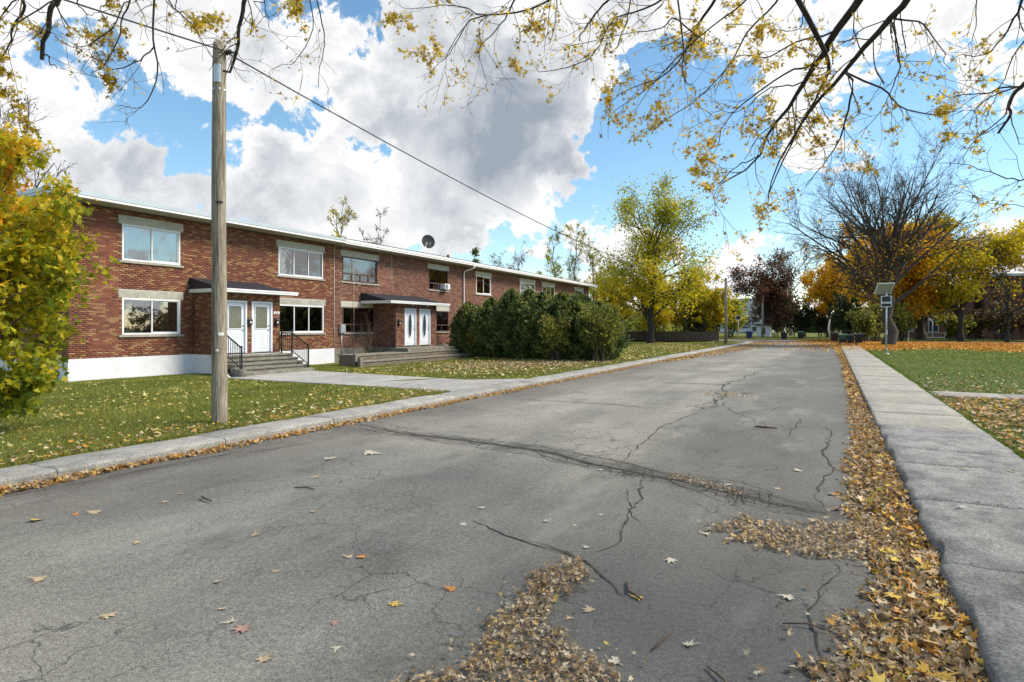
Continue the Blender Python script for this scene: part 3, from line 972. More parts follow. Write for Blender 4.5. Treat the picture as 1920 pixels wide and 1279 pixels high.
def wavy(name, mat, parent, x, y0, y1, z0, z1, pitch=0.13, amp=0.035, seed=0):
    r = random.Random(seed)
    n = max(6, int((y1 - y0) / pitch * 6))
    V = []
    for i in range(n + 1):
        y = y0 + (y1 - y0) * i / n
        w = amp * math.sin(2 * math.pi * (y - y0) / pitch + 0.8 * math.sin(y * 3 + seed)) + r.uniform(-.004, .004)
        V += [(x + w, y, z0), (x + w * .8, y, z1)]
    F = np.array([(2 * i, 2 * i + 2, 2 * i + 3, 2 * i + 1) for i in range(n)])
    return np_mesh(name, V, [F], mat, parent, smooth=True)

def window(house, y0, y1, z0, z1, style, seed=0, label=None):
    """one window: frame and sash are the part, panes and curtains its sub-parts"""
    x = FX
    white = style not in ('picture', 'picture_low')
    fm = WHITE if white else BROWN_FRAME
    mb = MB()
    fw, xo, xi = 0.06, x + 0.012, x - 0.09
    mb.box(xi, xo, y0, y0 + fw, z0, z1); mb.box(xi, xo, y1 - fw, y1, z0, z1)
    mb.box(xi, xo - .001, y0 + fw, y1 - fw, z0, z0 + fw); mb.box(xi, xo - .001, y0 + fw, y1 - fw, z1 - fw, z1)
    ya, yb, za, zb = y0 + fw, y1 - fw, z0 + fw, z1 - fw
    panes = []
    if style == 'slider':
        m = (ya + yb) / 2
        mb.box(x - .07, x - .012, m - .022, m + .022, za, zb)
        mb.box(x - .06, x - .02, m + .022, yb, za, za + .035); mb.box(x - .06, x - .02, m + .022, yb, zb - .035, zb)
        mb.box(x - .06, x - .02, yb - .035, yb, za + .035, zb - .035)
        panes = [(ya, m - .022, za, zb), (m + .022, yb - .035, za + .035, zb - .035)]
    elif style == 'triple':
        w = (yb - ya)
        c1, c2 = ya + w * .33, ya + w * .67
        for c in (c1, c2):
            mb.box(x - .07, x - .012, c - .024, c + .024, za, zb)
        for a, b in ((c1 + .024, c2 - .024), (c2 + .024, yb)):
            mb.box(x - .06, x - .022, a, b, za, za + .025); mb.box(x - .06, x - .022, a, b, zb - .025, zb)
        panes = [(ya, c1 - .024, za, zb), (c1 + .024, c2 - .024, za + .025, zb - .025), (c2 + .024, yb, za + .025, zb - .025)]
    elif style in ('picture', 'picture_low'):
        zm = za + (zb - za) * .30
        mb.box(x - .07, x - .008, ya, yb, zm - .035, zm + .035)
        panes = [(ya, yb, zm + .035, zb)]
        n = 4 if yb - ya > 1.6 else 2
        for i in range(n):
            a = ya + (yb - ya) * i / n; b = ya + (yb - ya) * (i + 1) / n
            if i:
                mb.box(x - .065, x - .012, a - .03, a + .03, za, zm - .035)
            panes.append((a + (.03 if i else 0), b - (.03 if i < n - 1 else 0), za, zm - .035))
    w = mb.build('window', fm, house)
    if label:
        w['label'] = label
    for p in panes:
        bx('pane', GLASS_B if z0 > 3.5 else GLASS, w, x - .045, x - .039, *p)
    return w

def lintel(house, y0, y1, z0, z1, ribbed=True):
    mb = MB()
    mb.box(FX - .1, FX + .012, y0, y1, z0, z1)
    if ribbed:
        n = int((y1 - y0 - .06) / .055)
        c = (y0 + y1) / 2
        for i in range(n):
            y = y0 + .03 + (y1 - y0 - .06) * (i + .5) / n
            if abs(y - c) < 0.42:
                continue
            mb.box(FX + .012, FX + .024, y - .018, y + .018, z0 + .035, z1 - .03)
        for s in (-1, 1):
            for k in range(4):
                a = c + s * (.06 + .09 * k)
                mb.bar((FX + .018, a, z0 + .05), (FX + .018, a + s * .10, z1 - .04), .014, .026)
        mb.box(FX + .012, FX + .024, c - .022, c + .022, z0 + .05, z1 - .04)
    return mb.build('lintel', STONE, house)

def sill(house, y0, y1, z, h=0.085):
    mb = MB()
    m = (y0 + y1) / 2
    mb.prism([(FX - .1, z - h), (FX + .055, z - h), (FX + .055, z - .015), (FX - .1, z)], 1, y0, m - .002)
    mb.prism([(FX - .1, z - h), (FX + .055, z - h), (FX + .055, z - .015), (FX - .1, z)], 1, m + .002, y1)
    return mb.build('sill', STONE_S, house)

PF = -20.70                      # front of the entrance bays

def ellipse(cy_, cz, ry, rz, n=28):
    return [(cy_ + ry * math.cos(2 * math.pi * i / n), cz + rz * math.sin(2 * math.pi * i / n)) for i in range(n)]

def door(house, y0, y1, z0, z1, style, label=None):
    """frame + slab are the part; glass, came, knob and mouldings its sub-parts"""
    x = PF
    fw = 0.075
    mb = MB()
    mb.box(x - .12, x + .02, y0, y0 + fw, z0, z1); mb.box(x - .12, x + .02, y1 - fw, y1, z0, z1)
    mb.box(x - .12, x + .019, y0 + fw, y1 - fw, z1 - fw, z1)
    ya, yb, zb = y0 + fw, y1 - fw, z1 - fw
    mb.box(x - .10, x - .05, ya + .004, yb - .004, z0 + .03, zb - .004)
    d = mb.build('door', WHITE_DOOR, house)
    if label:
        d['label'] = label
    bx('threshold', STEEL, d, x - .12, x + .03, ya, yb, z0, z0 + .03)
    fx = x - .05
    w = yb - ya
    c = (ya + yb) / 2
    if style == 'rect':
        g0, g1, h0, h1 = ya + .16 * w, yb - .18 * w, z0 + .98, zb - .14
        mb = MB()
        for b in ((g0 - .035, g0, h0 - .035, h1 + .035), (g1, g1 + .035, h0 - .035, h1 + .035), (g0, g1, h0 - .035, h0), (g0, g1, h1, h1 + .035)):
            mb.box(fx, fx + .022, *b)
        mb.build('glass_moulding', WHITE_DOOR, d)
        bx('glass', DOOR_GLASS, d, fx, fx + .006, g0, g1, h0, h1)
        mb = MB()
        gc, hc = (g0 + g1) / 2, h0 + .62 * (h1 - h0)
        for s in (-1, 1):
            mb.bar((fx + .009, gc + s * .09, hc), (fx + .009, gc, hc + .13), .008, .008)
            mb.bar((fx + .009, gc + s * .09, hc), (fx + .009, gc, hc - .13), .008, .008)
            mb.bar((fx + .009, gc + s * .14, h0), (fx + .009, gc + s * .14, h1), .007, .007)
        mb.bar((fx + .0095, gc, hc + .13), (fx + .0095, gc, h1), .007, .007)
        mb.bar((fx + .0095, gc, h0), (fx + .0095, gc, hc - .13), .007, .007)
        mb.tube([(fx + .012, gc + .05 * math.cos(t), hc + .07 * math.sin(t)) for t in np.linspace(0, 6.28, 14)], .007, 5)
        mb.build('came', LEAD, d)
        for s in (-1, 1):
            mb = MB()
            p0, p1 = (ya + .10, c - .04) if s < 0 else (c + .04, yb - .10)
            for b in ((p0, p0 + .025, z0 + .18, z0 + .78), (p1 - .025, p1, z0 + .18, z0 + .78), (p0 + .025, p1 - .025, z0 + .18, z0 + .205), (p0 + .025, p1 - .025, z0 + .755, z0 + .78)):
                mb.box(fx, fx + .012, *b)
            mb.box(fx, fx + .009, p0 + .055, p1 - .055, z0 + .235, z0 + .725)
            mb.build('door_panel', WHITE_DOOR, d)
    else:
        cz = z0 + 1.12
        mb = MB()
        pts = ellipse(c, cz, .17, .66)
        mb.tube([(fx + .012, p[0], p[1]) for p in pts + pts[:1]], .022, 6, cap=False)
        mb.build('glass_moulding', WHITE_DOOR, d)
        mb = MB()
        mb.prism(ellipse(c, cz, .165, .655), 0, fx, fx + .008)
        mb.build('glass', OVAL_GLASS, d)
        mb = MB()
        pts = ellipse(c, cz, .085, .42)
        mb.tube([(fx + .010, p[0], p[1]) for p in pts + pts[:1]], .005, 5, cap=False)
        mb.bar((fx + .010, c, cz - .64), (fx + .010, c, cz + .64), .007, .007)
        mb.build('came', LEAD, d)
        mb = MB()
        mb.tube([(fx + .004, c + (w * .36) * math.cos(t), zb - .30 + .16 * math.sin(t)) for t in np.linspace(.25, math.pi - .25, 12)], .012, 6)
        mb.tube([(fx + .004, c + (w * .36) * math.cos(t), z0 + .26 - .1 * math.sin(t)) for t in np.linspace(.25, math.pi - .25, 12)], .012, 6)
        mb.build('door_panel', WHITE_DOOR, d)
    mb = MB()
    ky = yb - .07
    mb.tube([(fx, ky, z0 + .93), (fx + .02, ky, z0 + .93), (fx + .025, ky, z0 + .93), (fx + .05, ky, z0 + .93), (fx + .07, ky, z0 + .93)], [.03, .03, .012, .03, .022], 10)
    mb.build('knob', STEEL, d)
    mb = MB()
    mb.tube([(fx, ky, z0 + 1.08), (fx + .022, ky, z0 + 1.08)], [.03, .026], 10)
    mb.build('deadbolt', BLACK_METAL if style == 'rect' else STEEL, d)
    return d

def mailbox(house, y, z, name='mailbox'):
    mb = MB()
    x = PF
    mb.prism([(x, z - .13), (x + .09, z - .13), (x + .10, z + .08), (x + .05, z + .17), (x, z + .18)], 1, y - .085, y + .085)
    mb.box(x + .102, x + .108, y - .09, y + .09, z + .04, z + .075)
    m = mb.build(name, BLACK_METAL, house)
    mb = MB()
    mb.prism(ellipse(y, z - .02, .035, .045, 12), 0, x + .095, x + .104)
    mb.build('emblem', PAPER, m)
    return m

def entrance(house, y0, y1, doors, style, can, bmat, walls, seed, zland):
    """the projecting bay with two doors and its flat canopy; adds the walls to brick"""
    holes = [(a - y0, b - y0, z0, z1) for a, b, z0, z1 in doors]
    fr = (np.array([PF, y0, 0]), np.array([0, 1, 0]), np.array([1, 0, 0]))
    lf = (np.array([FX, y0, 0]), np.array([1, 0, 0]), np.array([0, -1, 0]))
    rt = (np.array([PF, y1, 0]), np.array([-1, 0, 0]), np.array([0, 1, 0]))
    zc = can[2]
    walls.append((fr, y1 - y0, Z_F, zc, holes))
    walls.append((lf, PF - FX - 0.02, Z_F, zc, []))
    walls.append((rt, PF - FX, Z_F, zc, []))
    mb = MB()
    for w in walls[-3:]:
        wall_sheet(mb, *w)
    mb.build('entrance_bay', MORTAR_D, house)
    # canopy
    c0, c1, zb, xf = can
    mb = MB()
    mb.box(FX + .03, xf, c0, c1, zb, zb + .11)
    mb.box(FX + .03, xf + .018, c0 - .018, c1 + .018, zb + .075, zb + .135)
    cn = mb.build('canopy', WHITE_METAL, house)
    mb = MB()
    zt = zb + .137
    mb.prism([(FX + .03, zt), (xf - .28, zt), (xf - .28, zt + .03), (FX + .03, zt + .46)], 1, c0 + .01, c1 - .35)
    mb.prism([(FX + .03, zt), (xf - .02, zt), (xf - .03, zt + .025), (FX + .03, zt + .10)], 1, c1 - .35, c1 - .02)
    mb.build('roof_sheet', BLACK_ROOF, cn)
    bx('soffit_panel', SOFFIT, cn, PF + .03, xf - .06, c0 + .06, c1 - .06, zb - .012, zb - .002)

def row_house(idx, y0, y1, label, pal, wins, bay, left_end=False, right_end=False, found=None):
    h = empty('row_house', (FX, y0, 0), label, 'house', 'brick houses joined in one row')
    bmat = {'A': BRICK_A, 'B': BRICK_B, 'C': BRICK_B}[pal]
    mort = MORTAR if pal != 'A' else MORTAR_D
    holes, walls = [], []
    fr = (np.array([FX, y0, 0]), np.array([0, 1, 0]), np.array([1, 0, 0]))
    brick_holes = []
    for (a, b, z0, z1, style, lab) in wins:
        holes.append((a - y0, b - y0, z0, z1))
        brick_holes += [(a - y0 - .001, b - y0 + .001, z0 - .001, z1), (a - .12 - y0, b + .12 - y0, z1, z1 + .31), (a - .12 - y0, b + .12 - y0, z0 - .085, z0)]
    b0, b1, doors, dstyle, can, zland = bay
    brick_holes.append((b0 - y0, b1 - y0, 0, can[2] + .1))
    walls.append((fr, y1 - y0, Z_F, Z_EAVE, brick_holes))
    if left_end:
        walls.append(((np.array([FX - 8.5, y0, 0]), np.array([1, 0, 0]), np.array([0, -1, 0])), 8.5 - .005, Z_F, Z_EAVE, []))
    mb = MB()
    wall_sheet(mb, fr, y1 - y0, Z_F - .02, Z_EAVE + .25, holes + [(b0 - y0 + .1, b1 - y0 - .1, Z_F - .02, 2.9)])
    # end walls and back wall close the house
    X1 = FX - 8.5
    for q in (((FX - .008, y0 + .008, Z_F), (X1, y0 + .008, Z_F), (X1, y0 + .008, Z_EAVE + .25), (FX - .008, y0 + .008, Z_EAVE + .25)),
              ((FX - .008, y1 - .008, Z_F), (X1, y1 - .008, Z_F), (X1, y1 - .008, Z_EAVE + .25), (FX - .008, y1 - .008, Z_EAVE + .25)),
              ((X1, y0, -.15), (X1, y1, -.15), (X1, y1, Z_EAVE + .25), (X1, y0, Z_EAVE + .25))):
        k = mb.add(q); mb.face(k, k + 1, k + 2, k + 3)
    mb.build('wall', mort, h)
    mb = MB()
    mb.box(X1 + .3, FX - .3, y0 + .1, y1 - .1, 3.15, 3.25); mb.box(X1 + .3, FX - .25, y0 + .1, y1 - .1, .60, .66)
    mb.build('storey_floor', DARK_ROOM, h)
    for (a, b, z0, z1, style, lab) in wins:
        w = window(h, a, b, z0, z1, style, idx, lab)
        lintel(h, a - .12, b + .12, z1, z1 + .31, pal == 'A')
        sill(h, a - .12, b + .12, z0)
        seed = int(a * 10)
        up = z0 > 3.5
        if style == 'slider' and not up:
            wavy('curtain', CURTAIN_B, w, FX - .16, (a + b) / 2 + .02, b - .05, z0 + .04, z1 - .04, .30, .02, seed)
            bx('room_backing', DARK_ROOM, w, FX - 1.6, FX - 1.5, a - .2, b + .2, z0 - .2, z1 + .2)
        elif style == 'triple' and not up:
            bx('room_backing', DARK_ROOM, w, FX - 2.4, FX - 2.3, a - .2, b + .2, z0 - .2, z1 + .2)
        elif style == 'picture_low':
            wavy('curtain', CURTAIN_G, w, FX - .2, a + .05, a + .65, z0 + .04, z1 - .04, .16, .04, seed)
            wavy('curtain', CURTAIN_G, w, FX - .2, b - .75, b - .05, z0 + .04, z1 - .04, .17, .05, seed + 3)
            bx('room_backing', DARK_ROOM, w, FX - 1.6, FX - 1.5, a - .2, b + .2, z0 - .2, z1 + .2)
        else:
            wavy('curtain', CURTAIN, w, FX - .17, a + .04, b - .04, z0 + .03, z1 - .03, .16 + .04 * (seed % 3), .055, seed)
    entrance(h, b0, b1, doors, dstyle, can, bmat, walls, idx, zland)
    for k, (a, b, z0, z1) in enumerate(doors):
        door(h, a, b, z0, z1, dstyle)
    # foundation
    if found:
        mb = MB()
        mb.box(FX - 8.4, FX + .035, y0 - (.03 if left_end else 0), y1 - .005, -.25, Z_F - .008)
        mb.box(FX + .036, PF + .03, b0 - .02, b1 + .02, -.25, Z_F - .012)
        mb.build('foundation', found, h)
    # roof: slab, metal edge, soffit boards
    ra = y0 - (.85 if left_end else 0); rb = y1 + (.45 if right_end else 0)
    ex = FX + .80
    dz = -.035 * idx * 0.6
    mb = MB()
    mb.box(X1 - .3, ex - .05, ra + .02, rb - .003, Z_EAVE + .06 + dz, Z_EAVE + .235 + dz)
    roof = mb.build('roof', TAR, h)
    mb = MB()
    mb.box(ex - .03, ex, ra, rb - .004, Z_EAVE + .03 + dz, Z_EAVE + .115 + dz)
    mb.box(ex - .05, ex + .022, ra - .02, rb - .004, Z_EAVE + .116 + dz, Z_EAVE + .25 + dz)
    if left_end:
        mb.box(X1 - .3, ex - .03, ra, ra + .03, Z_EAVE + .03 + dz, Z_EAVE + .115 + dz)
        mb.box(X1 - .3, ex - .05, ra - .022, ra + .05, Z_EAVE + .117 + dz, Z_EAVE + .249 + dz)
    mb.build('roof_edge', [METAL_ROOF, WHITE_METAL][0 if idx == 0 else 1], roof)
    if idx == 0:
        bx('fascia_trim', WHITE_METAL, roof, ex - .001, ex + .012, ra + .01, rb - .006, Z_EAVE + .028 + dz, Z_EAVE + .10 + dz)
    else:
        bx('roof_flashing', BLACK_ROOF, roof, ex - .06, ex + .024, ra + .02, rb - .006, Z_EAVE + .251 + dz, Z_EAVE + .285 + dz)
    if idx < 2:
        n = int((rb - ra) / .30)
        for i in range(n):
            a = ra + .03 + (rb - ra - .06) * i / n; b = ra + .03 + (rb - ra - .06) * (i + 1) / n
            bx('soffit_board', SOFFIT, roof, FX - .0 - (0 if not (left_end and b < y0) else .2), ex - .035, a + .004, b - .004, Z_EAVE + .012 + dz + .002 * (i % 2), Z_EAVE + .03 + dz)
    bx('soffit_panel', SOFFIT, roof, FX - .02, ex - .034, ra + .02, rb - .01, Z_EAVE + .032 + dz, Z_EAVE + .05 + dz)
    if left_end:
        n = 6
        bx('soffit_panel', SOFFIT, roof, X1, FX - .03, ra + .035, y0 - .004, Z_EAVE + .01 + dz, Z_EAVE + .05 + dz)
    return h, walls, bmat, roof

UP, LO = (4.10, 5.40), (1.44, 2.76)
H1, H2, H3, H4, H5 = 10.61, 22.62, 34.75, 46.75, 58.8
doorz = (0.68, 2.76)
h1, w1, m1, r1 = row_house(0, H1, H2, 'end house of red and ochre brick on a white painted foundation', 'A',
    [(12.31, 14.47, *UP, 'slider', None), (12.31, 14.47, *LO, 'slider', 'ground floor window with one dark pane and one brown pane'),
     (19.15, 21.86, *UP, 'triple', None), (19.15, 21.90, *LO, 'triple', 'dark three pane window right of the doors')],
    (15.03, 17.85, [(15.22, 16.22, *doorz), (16.44, 17.46, *doorz)], 'rect', (14.82, 18.40, 3.06, -20.22), .62), left_end=True, found=WHITE_WALL)
def near1(wi, b):
    if wi == 0 and 0.62 < b[0] < 1.55 and b[2] > .9 and b[2] < 5.75:
        return b[0]
    return None
brickwork(h1, w1, m1, 11, 'A', near1)

h2, w2, m2, r2 = row_house(1, H2, H3, 'dull red brick house with brown windows and oval glass doors', 'B',
    [(23.21, 25.9, *UP, 'picture', None), (23.21, 25.95, *LO, 'picture_low', 'brown window with olive curtains drawn aside'),
     (30.72, 32.85, *UP, 'picture', None), (31.35, 32.9, *LO, 'picture', None)],
    (25.55, 29.30, [(26.28, 27.32, *doorz), (27.62, 28.66, *doorz)], 'oval', (24.55, 30.0, 2.98, -20.22), .60), found=CONC_STEP)
def near2(wi, b):
    if wi == 0 and 3.0 < b[0] < 4.6 and b[2] > 3.6:
        return b[0]
    return None
brickwork(h2, w2, m2, 12, 'B', near2)
h3, w3, m3, r3 = row_house(2, H3, H4, 'third brick house of the row, half hidden by the cedar hedge', 'C',
    [(36.40, 38.48, *UP, 'slider', None), (36.40, 38.48, *LO, 'slider', None), (43.2, 45.95, *UP, 'triple', None), (43.2, 45.95, *LO, 'triple', None)],
    (39.2, 42.0, [(39.4, 40.4, *doorz), (40.7, 41.7, *doorz)], 'rect', (38.9, 42.5, 3.06, -20.22), .62), found=CONC_STEP)
brickwork(h3, w3, m3, 13, 'B')
h4, w4, m4, r4 = row_house(3, H4, H5, 'far end house of the brick row above the hedge', 'C',
    [(47.45, 50.05, *UP, 'triple', None), (47.45, 50.05, *LO, 'triple', None), (54.9, 57.15, *UP, 'slider', None), (54.9, 57.15, *LO, 'slider', None)],
    (51.2, 54.0, [(51.4, 52.4, *doorz), (52.7, 53.7, *doorz)], 'rect', (50.9, 54.5, 3.06, -20.22), .62), right_end=True, found=CONC_STEP)
brickwork(h4, w4, m4, 14, 'B')

# chimneys on the roofs
def chimney(roof, y, x, z0, w, h):
    mb = MB()
    mb.box(x - w / 2, x + w / 2, y - w / 2, y + w / 2, z0, z0 + h)
    mb.box(x - w / 2 - .05, x + w / 2 + .05, y - w / 2 - .05, y + w / 2 + .05, z0 + h, z0 + h + .08)
    mb.tube([(x, y, z0 + h + .08), (x, y, z0 + h + .3)], .09, 8)
    mb.build('chimney', BRICK_C, roof)
chimney(r2, 34.2, -23.2, 6.05, .55, .32)
chimney(r3, 43.0, -25.5, 6.05, .45, .55)
chimney(r4, 52.5, -25.0, 6.0, .8, .35)

# small fittings of the first two houses
mailbox(h1, 16.33, 1.93)
mailbox(h1, 17.66, 1.93)
np_ = MB(); np_.box(PF, PF + .018, 17.53, 17.82, 2.26, 2.37)
plate = np_.build('number_plate', PAPER, h1)
fc = bpy.data.curves.new('house_number', 'FONT')
fc.body = '616'
fc.size = 0.115
fc.extrude = 0.003
fc.align_x = 'CENTER'
fo = bpy.data.objects.new('house_number', fc)
COL.objects.link(fo)
dg = bpy.context.evaluated_depsgraph_get()
num_me = bpy.data.meshes.new_from_object(fo.evaluated_get(dg))
bpy.data.objects.remove(fo)
num_me.materials.clear(); num_me.materials.append(BLACK_METAL)
no = bpy.data.objects.new('digits', num_me)
COL.objects.link(no)
no.parent = plate
no.location = Vector((PF + .021, 17.675, 2.272)) - Vector(ORG[h1])
no.rotation_euler = (R(90), 0, R(90))
mailbox(h2, 25.78, 1.95)
mb = MB(); mb.box(FX, FX + .14, 22.95, 23.30, 1.40, 1.86); mb.tube([(FX + .05, 23.1, 1.40), (FX + .05, 23.1, .2)], .02, 8); mb.box(FX + .14, FX + .155, 22.98, 23.27, 1.43, 1.83)
mb.build('meter_box', GALV, h2)
mb = MB(); mb.tube([(FX + .03, 22.60, 5.85), (FX + .03, 22.60, 1.9), (FX + .03, 22.62, .3)], .014, 6); mb.build('cable_conduit', SOFFIT, h2)
mb = MB(); mb.tube([(FX + .03, 27.1, 5.85), (FX + .035, 27.1, 3.5)], .012, 6); mb.build('cable_conduit', SOFFIT, h2)
mb = MB(); mb.tube([(FX + .03, 24.0, 5.85), (FX + .06, 23.98, 3.5), (FX + .06, 24.0, 0.3)], .010, 6); mb.build('cable_conduit', SOFFIT, h2)
# downspout where the second and third house meet
mb = MB()
mb.tube([(FX + .78, 34.95, 5.86), (FX + .72, 34.9, 5.74), (FX + .14, 34.70, 5.55), (FX + .08, 34.68, 5.3), (FX + .08, 34.68, 3.0), (FX + .08, 34.68, .15)], .048, 8)
mb.build('downspout', WHITE_METAL, h2)
for y in (26.75, 28.15):
    mb = MB(); mb.tube([(PF + .2, y, 2.965), (PF + .2, y, 2.90)], [.05, .06], 10); mb.build('porch_light', PAPER, h2)

# window air conditioner and satellite dish of the second house
ac = empty('air_conditioner', (FX, 32.3, 4.16), 'small white air conditioner in the upper brown window', 'air conditioner')
MB().box(FX - .03, FX + .34, 32.02, 32.60, 4.165, 4.52).build('case', WHITE, ac)
mb = MB()
for i in range(6):
    mb.box(FX + .341, FX + .35, 32.07, 32.38, 4.20 + i * .048, 4.225 + i * .048)
mb.build('grille', DISH, ac)
dish = empty('satellite_dish', (FX + .6, 29.75, 6.1), 'dark round satellite dish on the roof edge', 'satellite dish')
dp = np.array([FX + .55, 29.9, 6.92])
mb = MB(); mb.tube([(FX + .62, 28.6, 5.9), (FX + .60, 29.0, 6.1), (FX + .58, 29.55, 6.5), (FX + .50, 29.85, 6.9)], .028, 8); mb.build('mast', GALV, dish)
ax = Vector((0.75, -0.62, 0.25)).normalized(); s_ = ax.cross(Vector((0, 0, 1))).normalized(); u_ = s_.cross(ax)
mb = MB(); rings = 5; K = 24; ids = []
for i in range(rings + 1):
    rr_ = .41 * i / rings
    for j in range(K):
        a = 2 * math.pi * j / K
        p = Vector(dp) + s_ * rr_ * math.cos(a) + u_ * rr_ * 1.08 * math.sin(a) + ax * (.35 * rr_ * rr_)
        mb.v.append(tuple(p))
for i in range(rings):
    for j in range(K):
        q = (j + 1) % K
        mb.face(i * K + j, i * K + q, (i + 1) * K + q, (i + 1) * K + j, smooth=True)
mb.build('reflector', DISH, dish)
mb = MB(); mb.tube([Vector(dp) - u_ * .42, Vector(dp) - u_ * .30 + ax * .42], .016, 6); mb.tube([Vector(dp) - u_ * .30 + ax * .42, Vector(dp) - u_ * .24 + ax * .40], [.04, .03], 8); mb.build('feed_arm', GALV, dish)

# ---- steps of the first house with black railings
st = empty('entrance_steps', (-19.5, 16, -.1), 'concrete steps with black metal railings up to the two white doors', 'steps')
SY0, SY1 = 14.62, 17.95
for i in range(5):
    xf = -20.0 + .28 * i
    zt = .62 - .145 * i
    mb = MB(); 
    y0s, y1s = SY0 - .03 * i, SY1 + .02 * i
    slab(mb, (PF + .032) if i == 0 else xf - .29, xf + .03, y0s, y1s, zt, zt - .055 if i < 4 else -.2, 0, .014, .004, 4, 8)
    if i < 4:
        mb.box((PF + .04) if i == 0 else xf - .27, xf - .012, y0s + .02, y1s - .02, zt - .15, zt - .05)
    mb.build('step', CONC_STEP, st)
MB().box(PF + .045, -20.30, SY0 + .03, SY1 - .03, -.25, .46).build('step_core', CONC_STEP, st)
MB().box(-20.30, -19.1, SY0 - .01, SY1, -.25, .03).build('step_core', CONC_STEP, st)
def railing(parent, y, flat):
    rl = MB()
    xa, za, xb, zb = -20.0, .62, -19.05, .02
    rl.bar((xa, y, za + .86), (xb, y, zb + .93), .035, .045)
    rl.bar((xa, y, za + .10), (xb, y, zb + .17), .028, .028)
    if flat:
        rl.bar((PF + .08, y, za + .86), (xa, y, za + .86), .035, .045)
        rl.bar((PF + .08, y, za + .10), (xa, y, za + .10), .028, .028)
    rail = rl.build('railing', BLACK_METAL, parent)
    posts = [(xa, za), (xb, zb)] + ([(PF + .08, za)] if flat else [])
    for x, z in posts:
        b = MB(); b.box(x - .025, x + .025, y - .025, y + .025, z, z + .98); b.box(x - .03, x + .03, y - .03, y + .03, z + .98, z + 1.0); b.build('post', BLACK_METAL, rail)
    n = 8
    for i in range(1, n):
        t = i / n
        x = xa + (xb - xa) * t; z = za + (zb - za) * t
        MB().box(x - .009, x + .009, y - .009, y + .009, z + .10 + .07 * t, z + .87 + .07 * t).build('baluster', BLACK_METAL, rail)
    if flat:
        for i in range(1, 5):
            x = PF + .08 + (xa - PF - .08) * i / 5
            MB().box(x - .009, x + .009, y - .009, y + .009, za + .10, za + .86).build('baluster', BLACK_METAL, rail)
railing(st, SY0 + .08, True)
railing(st, SY1 - .08, True)
mb = MB(); mb.tube([(-18.75, 14.5, -.14), (-18.75, 14.5, .16), (-18.75, 14.5, .18)], [.15, .145, .11], 14)
mb.build('concrete_block', CONC_STEP, None, (-18.75, 14.5, -.14))
tag(bpy.data.objects['concrete_block'], 'short round concrete stub at the foot of the left railing', 'concrete stub')
mb = MB(); mb.prism([(-19.9, -.14), (-19.2, -.14), (-19.85, .28)], 1, 14.35, 14.40); splash = mb.build('leaning_board', WHITE, None, (-19.5, 14.38, -.14))
tag(splash, 'white triangular board leaning beside the steps', 'board')

# ---- low timber terrace in front of the second house
tr = empty('timber_terrace', (-19.4, 24, -.1), 'low weathered timber terrace of two tiers below the oval doors', 'terrace')
def planks(x, y0, y1, z0, z1, n, base):
    for i in range(n):
        a = z0 + (z1 - z0) * i / n; b = z0 + (z1 - z0) * (i + 1) / n
        m = (y0 + y1) / 2 + random.uniform(-1.2, 1.2)
        for p, q in ((y0, m - .004), (m + .004, y1)):
            MB().box(x - .05, x + .006 * (i % 2), p, q, a + .005, b - .005).build('plank', OLD_WOOD, tr)
planks(-19.40, 21.2, 29.6, -.10, .36, 3, 0)
planks(-18.85, 20.9, 29.9, -.14, .10, 2, 0)
MB().box(-20.6, -19.36, 21.1, 29.7, .365, .415).build('terrace_top', CONC_STEP, tr)
MB().box(-19.35, -18.80, 20.8, 30.0, .105, .15).build('terrace_top', CONC_STEP, tr)
MB().box(-20.55, -19.46, 21.25, 29.55, -.2, .36).build('terrace_core', OLD_WOOD, tr)
MB().box(-20.66, -19.62, 25.2, 29.65, .42, .60).build('landing', CONC_STEP, tr)
for (x, y) in ((-18.86, 20.75), (-19.42, 21.05)):
    MB().box(x - .09, x + .09, y - .09, y + .09, -.2, .34 if x > -19 else .46).build('post', CONC_STEP, tr)
for y0_, y1_ in ((21.12, 21.2), (29.6, 29.68)):
    MB().box(-20.5, -19.42, y0_, y1_, -.15, .36).build('plank', OLD_WOOD, tr)

# small meter cabinet at the side of the first house
mb = MB(); mb.box(-23.6, -22.9, 10.0, 10.55, -.2, .32, ch=.02); mb.box(-23.5, -23.0, 9.98, 10.0, -.02, .25)
cab = mb.build('ground_cabinet', SOFFIT, None, (-23.2, 10.3, -.2)); tag(cab, 'beige metal cabinet on the ground at the side of the end house', 'cabinet')

# ------------------------------------------------------------------ utility pole and its cable
PX, PY = -9.07, 6.57
up = empty('utility_pole', (PX, PY, .1), 'weathered grey wooden utility pole on the left lawn, nearest to the road', 'utility pole')
mb = MB()
K = 20
zs = [-.3, .1, .5, 1.2, 2, 3, 4, 5, 5.8, 6.3, 6.45, 6.50]
rs = [.128, .126, .122, .119, .117, .114, .111, .108, .105, .103, .098, .07]
for z, r_ in zip(zs, rs):
    for j in range(K):
        a = 2 * math.pi * j / K
        q = r_ * (1 + .03 * math.sin(3 * a + z * .6) + .02 * math.sin(7 * a + z))
        tip = .06 * math.cos(a - 2.6) * max(0, (z - 6.2) / .3)
        mb.v.append((PX + q * math.cos(a) + .006 * math.sin(z * 1.1), PY + q * math.sin(a), z + tip))
for i in range(len(zs) - 1):
    for j in range(K):
        mb.face(i * K + j, i * K + (j + 1) % K, (i + 1) * K + (j + 1) % K, (i + 1) * K + j, smooth=True)
mb.face(*[(len(zs) - 1) * K + j for j in range(K)])
mb.build('post', POLE, up)
